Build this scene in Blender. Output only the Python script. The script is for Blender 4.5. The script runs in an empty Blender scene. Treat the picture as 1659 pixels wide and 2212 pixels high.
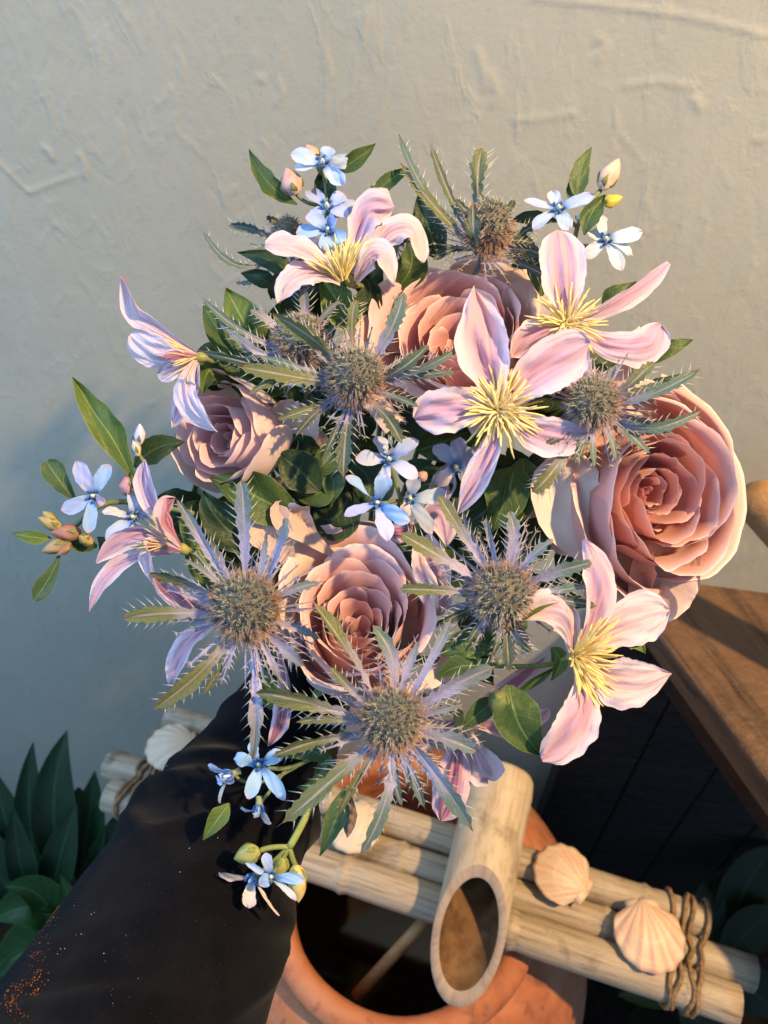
import bpy, math, random
import numpy as np
from mathutils import Vector, Matrix

random.seed(7); RNG = np.random.default_rng(7)
SC = bpy.context.scene
COL = SC.collection

# ------------------------------------------------------------------ camera
CAM_H = 1.50
PITCH = math.radians(45)
cam_d = bpy.data.cameras.new('camera'); cam = bpy.data.objects.new('camera', cam_d); COL.objects.link(cam)
cam.location = (0, 0, CAM_H); cam.rotation_euler = (PITCH, 0, 0)
cam_d.sensor_fit = 'VERTICAL'; cam_d.sensor_height = 36; cam_d.sensor_width = 27; cam_d.lens = 26
cam_d.clip_start = 0.01; cam_d.clip_end = 50
cam_d.dof.use_dof = True; cam_d.dof.focus_distance = 0.38; cam_d.dof.aperture_fstop = 9.0
SC.camera = cam
F = 2212 * 26 / 36.0                      # focal length in units of the 1659 x 2212 view
CX, CY = 829.5, 1106.0
CR = np.array(Matrix.Rotation(PITCH, 3, 'X'))
CL = np.array([0, 0, CAM_H])

def cam_world(v):                          # camera axes (right, up, towards viewer) -> world
    return CL + CR @ np.asarray(v, float)

# ------------------------------------------------------------------ light
world = bpy.data.worlds.new('World'); SC.world = world; world.use_nodes = True
bg = world.node_tree.nodes['Background']
bg.inputs['Color'].default_value = (0.40, 0.64, 1.0, 1); bg.inputs['Strength'].default_value = 0.53

def aim(o, target):
    d = Vector(target) - o.location
    o.rotation_euler = d.to_track_quat('-Z', 'Y').to_euler()
BC = cam_world((0, 0, -0.40))              # the bouquet's middle
ld = bpy.data.lights.new('warm_lamp', 'SPOT'); lamp = bpy.data.objects.new('warm_lamp', ld); COL.objects.link(lamp)
lamp.location = cam_world((0.80, 0.50, 0.60)); ld.energy = 146; ld.color = (1.0, 0.66, 0.31)
ld.shadow_soft_size = 0.030; ld.spot_size = math.radians(80); ld.spot_blend = 0.6; aim(lamp, BC)
wd = bpy.data.lights.new('window_light', 'AREA'); win = bpy.data.objects.new('window_light', wd); COL.objects.link(win)
win.location = cam_world((-1.25, 0.55, 0.35)); wd.shape = 'RECTANGLE'; wd.size = 0.9; wd.size_y = 1.2
wd.energy = 22; wd.color = (0.42, 0.66, 1.0); aim(win, BC)

SC.view_settings.view_transform = 'Standard'; SC.view_settings.look = 'None'
SC.view_settings.exposure = 0.16; SC.view_settings.gamma = 1.0
SC.render.engine = 'CYCLES'; SC.cycles.use_denoising = True

# ------------------------------------------------------------------ materials
def new_mat(name):
    m = bpy.data.materials.new(name); m.use_nodes = True
    nt = m.node_tree; b = nt.nodes['Principled BSDF']; return m, nt, b
def N(nt, t, **kw):
    n = nt.nodes.new(t)
    for k, v in kw.items():
        if k.startswith('i_'):
            key = k[2:]; n.inputs[int(key) if key.isdigit() else key.replace('_', ' ')].default_value = v
        else: setattr(n, k, v)
    return n
def L(nt, a, b): nt.links.new(a, b)
def mth(nt, op, a, b=None, c=None, clamp=False):
    n = nt.nodes.new('ShaderNodeMath'); n.operation = op; n.use_clamp = clamp
    for i, x in enumerate((a, b, c)):
        if x is None: continue
        if isinstance(x, (int, float)): n.inputs[i].default_value = x
        else: L(nt, x, n.inputs[i])
    return n.outputs[0]
def mixc(nt, f, a, b, mode='MIX'):
    n = nt.nodes.new('ShaderNodeMix'); n.data_type = 'RGBA'; n.blend_type = mode
    ins = [s for s in n.inputs if s.type == 'RGBA']; fi = n.inputs[0]
    if isinstance(f, (int, float)): fi.default_value = f
    else: L(nt, f, fi)
    for s, x in zip(ins, (a, b)):
        if isinstance(x, tuple): s.default_value = (*x[:3], 1)
        else: L(nt, x, s)
    return [o for o in n.outputs if o.type == 'RGBA'][0]
def ramp(nt, f, stops):
    n = nt.nodes.new('ShaderNodeValToRGB'); e = n.color_ramp.elements
    while len(e) < len(stops): e.new(0.5)
    for k, (p, c) in zip(e, stops): k.position = p; k.color = (*c[:3], 1) if isinstance(c, tuple) else (c, c, c, 1)
    L(nt, f, n.inputs[0]); return n.outputs[0]
def sstep(nt, x, a, b):
    n = nt.nodes.new('ShaderNodeMapRange'); n.interpolation_type = 'SMOOTHSTEP'
    L(nt, x, n.inputs[0]); n.inputs[1].default_value = a; n.inputs[2].default_value = b
    return n.outputs[0]
def uvn(nt):
    u = N(nt, 'ShaderNodeUVMap'); s = N(nt, 'ShaderNodeSeparateXYZ'); L(nt, u.outputs[0], s.inputs[0])
    c = mth(nt, 'ABSOLUTE', mth(nt, 'SUBTRACT', mth(nt, 'MULTIPLY', s.outputs[0], 2.0), 1.0))
    return s.outputs[0], s.outputs[1], c, u.outputs[0]
def noise(nt, scale, detail=4, vec=None, rough=0.55, dist=0.0):
    n = N(nt, 'ShaderNodeTexNoise'); n.inputs['Scale'].default_value = scale; n.inputs['Detail'].default_value = detail
    n.inputs['Roughness'].default_value = rough; n.inputs['Distortion'].default_value = dist
    if vec is None:
        g = N(nt, 'ShaderNodeNewGeometry'); vec = g.outputs['Position']
    L(nt, vec, n.inputs['Vector']); return n.outputs[0]
def mapv(nt, vec, scale):
    m = N(nt, 'ShaderNodeMapping'); L(nt, vec, m.inputs[0]); m.inputs['Scale'].default_value = scale; return m.outputs[0]
def bump(nt, b, h, strength, dist):
    n = N(nt, 'ShaderNodeBump'); n.inputs['Strength'].default_value = strength; n.inputs['Distance'].default_value = dist
    L(nt, h, n.inputs['Height']); L(nt, n.outputs[0], b.inputs['Normal']); return n
def translucent(m, nt, b, col, amt):
    out = nt.nodes['Material Output']; t = N(nt, 'ShaderNodeBsdfTranslucent'); mx = N(nt, 'ShaderNodeMixShader')
    L(nt, col, t.inputs[0]); mx.inputs[0].default_value = amt
    L(nt, b.outputs[0], mx.inputs[1]); L(nt, t.outputs[0], mx.inputs[2]); L(nt, mx.outputs[0], out.inputs[0])
def objcol(nt): return N(nt, 'ShaderNodeObjectInfo').outputs['Color']

M = {}
def mk_rose():
    m, nt, b = new_mat('rose_petal'); u, v, c, uv = uvn(nt); oc = objcol(nt)
    nz = noise(nt, 90, 5)
    col = mixc(nt, sstep(nt, v, 0.78, 1.0), oc, mixc(nt, 0.45, oc, (0.82, 0.62, 0.64)))
    col = mixc(nt, mth(nt, 'MULTIPLY', sstep(nt, mth(nt, 'MAXIMUM', v, mth(nt, 'ADD', c, -0.01)), 0.95, 0.99), 0.6), col, (0.88, 0.72, 0.72))
    col = mixc(nt, mth(nt, 'MULTIPLY', mth(nt, 'MULTIPLY', sstep(nt, v, 0.93, 1.0), sstep(nt, noise(nt, 55, 3), 0.60, 0.72)), 0.55), col, (0.42, 0.26, 0.12))
    col = mixc(nt, mth(nt, 'MULTIPLY', sstep(nt, nz, 0.52, 0.75), 0.22), col, (0.62, 0.40, 0.40))
    veins = noise(nt, 1.0, 4, mapv(nt, uv, (45, 3, 1)))
    col = mixc(nt, mth(nt, 'MULTIPLY', sstep(nt, veins, 0.5, 0.75), 0.16), col, (0.72, 0.42, 0.45))
    L(nt, col, b.inputs['Base Color']); b.inputs['Roughness'].default_value = 0.72
    b.inputs['Specular IOR Level'].default_value = 0.14
    b.inputs['Sheen Weight'].default_value = 0.25; b.inputs['Sheen Roughness'].default_value = 0.5
    bump(nt, b, mth(nt, 'ADD', veins, noise(nt, 900, 3)), 0.12, 0.001)
    translucent(m, nt, b, col, 0.16); return m
def mk_clem():
    m, nt, b = new_mat('clematis_tepal'); u, v, c, uv = uvn(nt); oc = objcol(nt)
    wob = noise(nt, 1.0, 3, mapv(nt, uv, (5, 2, 1)))
    cc = mth(nt, 'ADD', c, mth(nt, 'MULTIPLY', mth(nt, 'SUBTRACT', wob, 0.5), 0.30))
    bars = mth(nt, 'POWER', mth(nt, 'ABSOLUTE', mth(nt, 'COSINE', mth(nt, 'MULTIPLY', cc, 11.5))), 1.5)
    inner = sstep(nt, cc, 0.62, 0.10)
    fade = sstep(nt, v, 1.02, 0.25)
    k = mth(nt, 'MULTIPLY', mth(nt, 'MULTIPLY', bars, inner), fade)
    edge = sstep(nt, cc, 0.35, 0.95)
    front = mixc(nt, edge, oc, (0.80, 0.69, 0.80))
    front = mixc(nt, mth(nt, 'MULTIPLY', k, 0.85), front, (0.58, 0.25, 0.40))
    front = mixc(nt, mth(nt, 'MULTIPLY', sstep(nt, noise(nt, 1.0, 4, mapv(nt, uv, (38, 4, 1))), .5, .72), .35), front, (.60, .36, .56))
    back = mixc(nt, mth(nt, 'MULTIPLY', sstep(nt, cc, 0.60, 0.40), mth(nt, 'ADD', 0.55, mth(nt, 'MULTIPLY', bars, 0.45))), (0.72, 0.52, 0.62), (0.36, 0.10, 0.19))
    g = N(nt, 'ShaderNodeNewGeometry')
    col = mixc(nt, g.outputs['Backfacing'], front, back)
    bl = noise(nt, 120, 4)
    col = mixc(nt, mth(nt, 'MULTIPLY', sstep(nt, bl, 0.55, 0.75), 0.25), col, (0.70, 0.50, 0.50))
    L(nt, col, b.inputs['Base Color']); b.inputs['Roughness'].default_value = 0.68
    b.inputs['Specular IOR Level'].default_value = 0.16; b.inputs['Sheen Weight'].default_value = 0.15
    vein = noise(nt, 1.0, 5, mapv(nt, uv, (40, 5, 1)))
    fv = noise(nt, 1.0, 3, mapv(nt, uv, (130, 9, 1)))
    bump(nt, b, mth(nt, 'ADD', mth(nt, 'ADD', vein, mth(nt, 'MULTIPLY', fv, .7)), mth(nt, 'MULTIPLY', bars, 0.6)), 0.5, 0.0014)
    translucent(m, nt, b, col, 0.22); return m
def mk_tweed():
    m, nt, b = new_mat('star_petal'); u, v, c, uv = uvn(nt); oc = objcol(nt)
    col = mixc(nt, sstep(nt, v, 0.35, 0.0), oc, (0.12, 0.30, 0.68))
    col = mixc(nt, mth(nt, 'MULTIPLY', sstep(nt, v, 0.82, 1.0), 0.55), col, (0.66, 0.45, 0.62))
    nz = noise(nt, 260, 3)
    col = mixc(nt, mth(nt, 'MULTIPLY', sstep(nt, nz, 0.55, 0.72), 0.35), col, (0.44, 0.50, 0.80))
    L(nt, col, b.inputs['Base Color']); b.inputs['Roughness'].default_value = 0.6; b.inputs['Specular IOR Level'].default_value = 0.18
    vein = noise(nt, 1.0, 4, mapv(nt, uv, (20, 3, 1))); bump(nt, b, vein, 0.3, 0.001)
    translucent(m, nt, b, col, 0.18); return m
def mk_leaf():
    m, nt, b = new_mat('leaf_surface'); u, v, c, uv = uvn(nt); oc = objcol(nt)
    wob = noise(nt, 1.0, 3, mapv(nt, uv, (4, 6, 1)))
    cw = mth(nt, 'ADD', c, mth(nt, 'MULTIPLY', mth(nt, 'SUBTRACT', wob, 0.5), 0.08))
    rib = sstep(nt, cw, 0.09, 0.02)
    sv = mth(nt, 'FRACT', mth(nt, 'ADD', mth(nt, 'SUBTRACT', mth(nt, 'MULTIPLY', v, 8.0), mth(nt, 'MULTIPLY', c, 2.2)), wob))
    side = sstep(nt, mth(nt, 'ABSOLUTE', mth(nt, 'SUBTRACT', sv, 0.5)), 0.07, 0.0)
    col = mixc(nt, mth(nt, 'MULTIPLY', sstep(nt, noise(nt, 70, 4), 0.4, 0.7), 0.5), oc, mixc(nt, 1.0, oc, (0.6, 0.65, 0.4), 'MULTIPLY'))
    lt = mixc(nt, 1.0, mixc(nt, 1.0, oc, (3.0, 2.6, 3.4), 'MULTIPLY'), (.012, .012, .004), 'ADD')
    col = mixc(nt, mth(nt, 'MULTIPLY', rib, 0.6), col, lt)
    col = mixc(nt, mth(nt, 'MULTIPLY', side, 0.28), col, lt)
    col = mixc(nt, mth(nt, 'MULTIPLY', sstep(nt, c, 0.92, 1.0), 0.45), col, mixc(nt, 1.0, lt, (1.3, 1.15, .9), 'MULTIPLY'))
    col = mixc(nt, mth(nt, 'MULTIPLY', sstep(nt, noise(nt, 120, 4), .66, .74), .5), col, (.10, .075, .025))
    L(nt, col, b.inputs['Base Color']); b.inputs['Roughness'].default_value = 0.48; b.inputs['Specular IOR Level'].default_value = 0.35
    bump(nt, b, mth(nt, 'SUBTRACT', noise(nt, 400, 3), mth(nt, 'ADD', rib, mth(nt, 'MULTIPLY', side, 0.5))), 0.35, 0.0012)
    translucent(m, nt, b, col, 0.22); return m
def mk_bract():
    m, nt, b = new_mat('thistle_bract'); u, v, c, uv = uvn(nt); oc = objcol(nt)
    nz = noise(nt, 150, 4)
    vv = mth(nt, 'ADD', v, mth(nt, 'MULTIPLY', mth(nt, 'SUBTRACT', nz, 0.5), 0.35))
    oi = N(nt, 'ShaderNodeObjectInfo')
    vio = mth(nt, 'ADD', 0.22, mth(nt, 'MULTIPLY', oi.outputs['Alpha'], 0.55))
    f = N(nt, 'ShaderNodeMapRange'); f.interpolation_type = 'SMOOTHSTEP'; L(nt, vv, f.inputs[0])
    L(nt, mth(nt, 'SUBTRACT', vio, 0.25), f.inputs[1]); L(nt, mth(nt, 'ADD', vio, 0.25), f.inputs[2])
    col = mixc(nt, f.outputs[0], (0.40, 0.38, 0.55), oi.outputs['Color'])
    rib = sstep(nt, c, 0.26, 0.05)
    col = mixc(nt, mth(nt, 'MULTIPLY', rib, 0.7), col, mixc(nt, f.outputs[0], (0.36, 0.29, 0.60), (0.40, 0.34, 0.34)))
    col = mixc(nt, mth(nt, 'MULTIPLY', sstep(nt, v, 0.93, 1.0), 0.6), col, (0.32, 0.17, 0.06))
    L(nt, col, b.inputs['Base Color']); b.inputs['Roughness'].default_value = 0.5; b.inputs['Specular IOR Level'].default_value = 0.35
    sv = mth(nt, 'FRACT', mth(nt, 'SUBTRACT', mth(nt, 'MULTIPLY', v, 9.0), mth(nt, 'MULTIPLY', c, 2.5)))
    bump(nt, b, mth(nt, 'ADD', noise(nt, 500, 3), mth(nt, 'MULTIPLY', sstep(nt, mth(nt, 'ABSOLUTE', mth(nt, 'SUBTRACT', sv, 0.5)), 0.15, 0.0), 0.7)), 0.4, 0.0012)
    translucent(m, nt, b, col, 0.12); return m
def mk_plain(name, rgb, rough=0.5, spec=0.35, var=0.25, scale=150, trans=0.0, use_obj=False, bmp=0.0, bscale=400):
    m, nt, b = new_mat(name)
    base = objcol(nt) if use_obj else None
    src = base if use_obj else rgb
    dark = tuple(x * (1 - var) for x in rgb[:3])
    if use_obj: dk = mixc(nt, 1.0, base, (1 - var, 1 - var, 1 - var), 'MULTIPLY')
    else: dk = dark
    col = mixc(nt, sstep(nt, noise(nt, scale, 4), 0.35, 0.68), src, dk)
    L(nt, col, b.inputs['Base Color']); b.inputs['Roughness'].default_value = rough; b.inputs['Specular IOR Level'].default_value = spec
    if bmp: bump(nt, b, noise(nt, bscale, 4), bmp, 0.001)
    if trans: translucent(m, nt, b, col, trans)
    return m
def mk_vcol(name, rough=0.55):
    m, nt, b = new_mat(name); a = N(nt, 'ShaderNodeVertexColor', layer_name='tint')
    L(nt, a.outputs[0], b.inputs['Base Color']); b.inputs['Roughness'].default_value = rough; b.inputs['Specular IOR Level'].default_value = 0.3
    return m
def mk_bamboo(name, light, dark):
    m, nt, b = new_mat(name); u, v, c, uv = uvn(nt)
    streak = noise(nt, 1.0, 6, mapv(nt, uv, (26, 1.6, 1)), 0.72)
    blot = noise(nt, 28, 5, None, 0.6, 0.6)
    col = ramp(nt, streak, [(0.28, dark), (0.52, light), (0.8, tuple(min(1, x * 1.12) for x in light))])
    col = mixc(nt, mth(nt, 'MULTIPLY', sstep(nt, blot, 0.52, 0.72), 0.6), col, tuple(x * 0.45 for x in dark))
    L(nt, col, b.inputs['Base Color']); b.inputs['Roughness'].default_value = 0.48; b.inputs['Specular IOR Level'].default_value = 0.35
    bump(nt, b, mth(nt, 'ADD', streak, noise(nt, 250, 4)), 0.3, 0.0015); return m
def mk_wood(name, light, dark, sc=(3, 40, 40), rz=0.0):
    m, nt, b = new_mat(name); tc = N(nt, 'ShaderNodeTexCoord')
    mp = N(nt, 'ShaderNodeMapping'); mp.vector_type = 'POINT'; L(nt, tc.outputs['Object'], mp.inputs[0]); mp.inputs['Rotation'].default_value = (0, 0, -rz)
    g = noise(nt, 1.0, 7, mapv(nt, mp.outputs[0], sc), 0.62, 0.8)
    g2 = noise(nt, 6, 4)
    col = ramp(nt, g, [(0.3, dark), (0.5, light), (0.75, tuple(x * 1.25 for x in light))])
    col = mixc(nt, mth(nt, 'MULTIPLY', sstep(nt, g2, 0.45, 0.7), 0.6), col, tuple(x * 0.6 for x in dark))
    L(nt, col, b.inputs['Base Color']); b.inputs['Roughness'].default_value = 0.55
    bump(nt, b, mth(nt, 'ADD', g, noise(nt, 60, 5)), 0.8, 0.004); return m
def mk_wall():
    m, nt, b = new_mat('plaster')
    g = N(nt, 'ShaderNodeTexCoord').outputs['Object']
    big = noise(nt, 5, 4, g)
    col = mixc(nt, sstep(nt, big, 0.3, 0.7), (0.46, 0.45, 0.362), (0.425, 0.418, 0.343))
    col = mixc(nt, mth(nt, 'MULTIPLY', sstep(nt, noise(nt, 40, 5, g), 0.58, 0.75), 0.25), col, (0.36, 0.34, 0.28))
    col = mixc(nt, mth(nt, 'MULTIPLY', sstep(nt, noise(nt, 1.0, 6, mapv(nt, g, (26, 26, 9)), .6, 1.2), .52, .74), .30), col, (0.52, 0.50, 0.44))
    col = mixc(nt, mth(nt, 'MULTIPLY', sstep(nt, noise(nt, 210, 4, g), .62, .74), .35), col, (0.34, 0.32, 0.26))
    L(nt, col, b.inputs['Base Color']); b.inputs['Roughness'].default_value = 0.62; b.inputs['Specular IOR Level'].default_value = 0.3
    fine = noise(nt, 320, 4, g); mid = noise(nt, 1.0, 4, mapv(nt, g, (55, 55, 26)), 0.5, 0.7)
    h = mth(nt, 'ADD', mth(nt, 'MULTIPLY', fine, 0.22), mth(nt, 'MULTIPLY', sstep(nt, mid, 0.5, 0.75), 0.4))
    bump(nt, b, h, 0.35, 0.0022); return m
def mk_sleeve():
    m, nt, b = new_mat('black_knit'); u, v, c, uv = uvn(nt)
    w1 = mth(nt, 'SINE', mth(nt, 'MULTIPLY', u, 1900.0)); w2 = mth(nt, 'SINE', mth(nt, 'ADD', mth(nt, 'MULTIPLY', v, 1500.0), mth(nt, 'MULTIPLY', w1, 0.8)))
    col = mixc(nt, sstep(nt, noise(nt, 45, 5), 0.35, 0.7), (0.0038, 0.0038, 0.005), (0.0065, 0.0065, 0.008))
    col = mixc(nt, mth(nt, 'MULTIPLY', sstep(nt, noise(nt, 900, 3), 0.64, 0.75), 0.5), col, (0.035, 0.035, 0.038))
    L(nt, col, b.inputs['Base Color']); b.inputs['Roughness'].default_value = 0.95; b.inputs['Specular IOR Level'].default_value = 0.05
    b.inputs['Sheen Weight'].default_value = 0.05; b.inputs['Sheen Roughness'].default_value = 0.45
    bump(nt, b, mth(nt, 'ADD', mth(nt, 'MULTIPLY', w1, w2), mth(nt, 'MULTIPLY', noise(nt, 700, 3), 1.5)), 0.25, 0.0009); return m
def mk_terra():
    m, nt, b = new_mat('terracotta')
    n1 = noise(nt, 18, 6, None, 0.6, 0.4); n2 = noise(nt, 60, 5)
    col = ramp(nt, n1, [(0.3, (0.30, 0.085, 0.03)), (0.5, (0.44, 0.15, 0.06)), (0.75, (0.50, 0.23, 0.12))])
    col = mixc(nt, mth(nt, 'MULTIPLY', sstep(nt, n2, 0.55, 0.72), 0.7), col, (0.14, 0.05, 0.03))
    col = mixc(nt, mth(nt, 'MULTIPLY', sstep(nt, noise(nt, 9, 5, None, .6, 1.5), 0.55, 0.7), 0.45), col, (0.42, 0.30, 0.22))
    L(nt, col, b.inputs['Base Color']); b.inputs['Roughness'].default_value = 0.7; bump(nt, b, mth(nt, 'ADD', n2, noise(nt, 400, 3)), 0.4, 0.0015); return m

M['rose'] = mk_rose(); M['clem'] = mk_clem(); M['tweed'] = mk_tweed(); M['leaf'] = mk_leaf(); M['bract'] = mk_bract()
M['spine'] = mk_plain('spine_tips', (0.62, 0.62, 0.55), 0.45, 0.4, 0.3)
M['stamen'] = mk_plain('stamen_yellow', (0.86, 0.70, 0.34), 0.5, 0.3, 0.10, 200, 0.25, True)
M['stem'] = mk_plain('green_stem', (0.16, 0.22, 0.07), 0.5, 0.35, 0.3, 120, 0.0, True, 0.2)
M['corona'] = mk_plain('blue_corona', (0.06, 0.17, 0.46), 0.4, 0.4, 0.3)
M['stigma'] = mk_plain('white_stigma', (0.85, 0.85, 0.78), 0.4, 0.4, 0.1)
M['bud'] = mk_plain('bud_skin', (0.6, 0.4, 0.35), 0.5, 0.3, 0.25, 160, 0.1, True, 0.2)
M['floret'] = mk_vcol('thistle_florets')
M['bamboo'] = mk_bamboo('pale_bamboo', (0.50, 0.40, 0.27), (0.32, 0.22, 0.12))
M['bamboo2'] = mk_bamboo('weathered_bamboo', (0.40, 0.32, 0.225), (0.13, 0.085, 0.05))
M['cut'] = mk_bamboo('bamboo_cut', (0.40, 0.31, 0.24), (0.22, 0.15, 0.11))
M['hollow'] = mk_plain('bamboo_hollow', (0.20, 0.11, 0.05), 0.8, 0.1, 0.5, 60)
M['twine'] = mk_plain('twine', (0.30, 0.19, 0.10), 0.8, 0.15, 0.45, 200, 0, False, 0.6, 600)
M['terra'] = mk_terra()
M['wood'] = mk_wood('brown_wood', (0.24, 0.11, 0.045), (0.07, 0.03, 0.014))
M['shadewood'] = mk_wood('shade_dark_wood', (0.012, 0.008, 0.0055), (0.005, 0.0032, 0.0025))  # dark wood taken near-black so its colour holds the shade below the bench
M['goldwood'] = mk_wood('golden_wood', (0.42, 0.24, 0.09), (0.26, 0.13, 0.05), (20, 20, 3))
M['wall'] = mk_wall(); M['sleeve'] = mk_sleeve()
M['soil'] = mk_plain('dark_soil', (0.02, 0.014, 0.010), 0.9, 0.1, 0.6, 30, 0, False, 0.8, 60)
M['water'] = mk_plain('dark_water', (0.004, 0.004, 0.004), 0.08, 0.5, 0.1)
M['skin'] = mk_plain('skin', (0.56, 0.34, 0.25), 0.5, 0.35, 0.12, 90, 0, False, 0.15)
M['dust'] = mk_plain('orange_grains', (0.36, 0.12, 0.03), 0.8, 0.1, 0.5, 300)
M['lint'] = mk_plain('white_lint', (0.7, 0.7, 0.66), 0.7, 0.2, 0.1)
def mk_shell():
    m, nt, b = new_mat('scallop_shell'); u, v, c, uv = uvn(nt); oc = objcol(nt)
    bands = noise(nt, 1.0, 4, mapv(nt, uv, (1.2, 9, 1))); st = noise(nt, 1.0, 4, mapv(nt, uv, (22, 1.2, 1)))
    col = mixc(nt, sstep(nt, st, 0.40, 0.65), (0.62, 0.48, 0.34), oc)
    col = mixc(nt, mth(nt, 'MULTIPLY', sstep(nt, bands, 0.5, 0.7), 0.5), col, (0.70, 0.56, 0.42))
    L(nt, col, b.inputs['Base Color']); b.inputs['Roughness'].default_value = 0.5
    bump(nt, b, mth(nt, 'ADD', bands, noise(nt, 400, 3)), 0.3, 0.001); return m
M['shell'] = mk_shell()

# ------------------------------------------------------------------ geometry helpers
def W(pts, D):
    """points (right, down, away) in view units around a thing whose base distance is D -> world metres"""
    p = np.asarray(pts, float).reshape(-1, 3)
    d = D + p[:, 2] * D / F
    c = np.stack([(p[:, 0] - CX) / F * d, -(p[:, 1] - CY) / F * d, -d], 1)
    return CL + c @ CR.T
def unit(v):
    v = np.asarray(v, float); return v / (np.linalg.norm(v, axis=-1, keepdims=True) + 1e-12)
def empty(name, at, label, cat, group=None):
    o = bpy.data.objects.new(name, None); COL.objects.link(o); o.location = at; o.empty_display_size = 0.02
    o['label'] = label; o['category'] = cat
    if group: o['group'] = group
    return o
def wpos(o):
    p = np.array(o.location)
    while o.parent is not None:
        o = o.parent; p = p + np.array(o.location)
    return p
def mesh_obj(name, vw, faces, mats, parent=None, uv=None, color=None, midx=None, smooth=True, vcol=None, origin=None):
    """vw: world vertices"""
    vw = np.asarray(vw, float)
    org = vw[0] if origin is None else np.asarray(origin, float)
    me = bpy.data.meshes.new(name)
    me.from_pydata((vw - org).tolist(), [], [tuple(int(i) for i in f) for f in faces])
    for m in (mats if isinstance(mats, (list, tuple)) else [mats]): me.materials.append(m)
    if smooth: me.polygons.foreach_set('use_smooth', [True] * len(me.polygons))
    if midx is not None: me.polygons.foreach_set('material_index', list(midx))
    if uv is not None:
        lay = me.uv_layers.new(name='UVMap'); li = np.zeros(len(me.loops), int); me.loops.foreach_get('vertex_index', li)
        lay.data.foreach_set('uv', np.asarray(uv, float)[li].ravel())
    if vcol is not None:
        a = me.color_attributes.new('tint', 'FLOAT_COLOR', 'POINT')
        a.data.foreach_set('color', np.concatenate([vcol, np.ones((len(vcol), 1))], 1).ravel())
    me.update()
    o = bpy.data.objects.new(name, me); COL.objects.link(o)
    if parent is not None:
        o.parent = parent; o.location = org - wpos(parent)
    else: o.location = org
    if color is not None: o.color = (*color[:3], color[3] if len(color) > 3 else 1)
    return o
def grid_faces(nv, nu, off=0, wrap=False):
    f = []
    for i in range(nv):
        for j in range(nu if not wrap else nu):
            a = off + i * (nu + (0 if wrap else 1)) + j
            b = off + i * (nu + (0 if wrap else 1)) + ((j + 1) % nu if wrap else j + 1)
            s = nu + (0 if wrap else 1)
            f.append((a, b, b + s, a + s))
    return f
def curve(ctrl, n):
    """smooth curve through control points (2..6), n+1 samples, with tangents"""
    c = np.asarray(ctrl, float)
    if len(c) == 2: c = np.array([c[0], (c[0] + c[1]) / 2, c[1]])
    if len(c) == 3:                        # quadratic that passes through the middle point
        m = 2 * c[1] - (c[0] + c[2]) / 2; t = np.linspace(0, 1, n + 1)[:, None]
        p = (1 - t) ** 2 * c[0] + 2 * t * (1 - t) * m + t * t * c[2]
    else:
        e = np.vstack([2 * c[0] - c[1], c, 2 * c[-1] - c[-2]]); s = np.linspace(0, len(c) - 1, n + 1); out = []
        for x in s:
            k = min(int(x), len(c) - 2); t = x - k; a, b, d, g = e[k], e[k + 1], e[k + 2], e[k + 3]
            out.append(0.5 * (2 * b + (d - a) * t + (2 * a - 5 * b + 4 * d - g) * t * t + (3 * b - a - 3 * d + g) * t ** 3))
        p = np.array(out)
    return p, unit(np.gradient(p, axis=0))
PROF = {
 'clem': [(0, .22), (.15, .42), (.35, .80), (.55, 1), (.74, .90), (.87, .60), (.95, .28), (1, .03)],
 'blunt': [(0, .25), (.15, .45), (.35, .80), (.6, 1), (.8, .95), (.92, .70), (.97, .4), (1, .10)],
 'star': [(0, .34), (.2, .62), (.5, .95), (.74, 1), (.88, .82), (.96, .5), (1, .15)],
 'lance': [(0, .06), (.15, .45), (.4, 1), (.65, .82), (.85, .42), (1, .02)],
 'ovate': [(0, .10), (.12, .62), (.35, 1), (.6, .88), (.82, .48), (.94, .18), (1, .02)],
 'obov': [(0, .12), (.3, .5), (.65, 1), (.85, .9), (.95, .6), (1, .25)],
 'bract': [(0, .30), (.3, .42), (.55, .72), (.72, 1), (.86, .68), (1, .03)],
 'narrow': [(0, .6), (.3, .85), (.6, 1), (.85, .6), (1, .03)],
}
def prof(name, v):
    a = np.array(PROF[name]); y = np.interp(v, a[:, 0], a[:, 1])
    k = np.array([1, 2, 1]) / 4.0
    y2 = np.convolve(np.pad(y, 1, mode='edge'), k, 'valid'); y2[-1] = y[-1]; return y2
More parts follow.
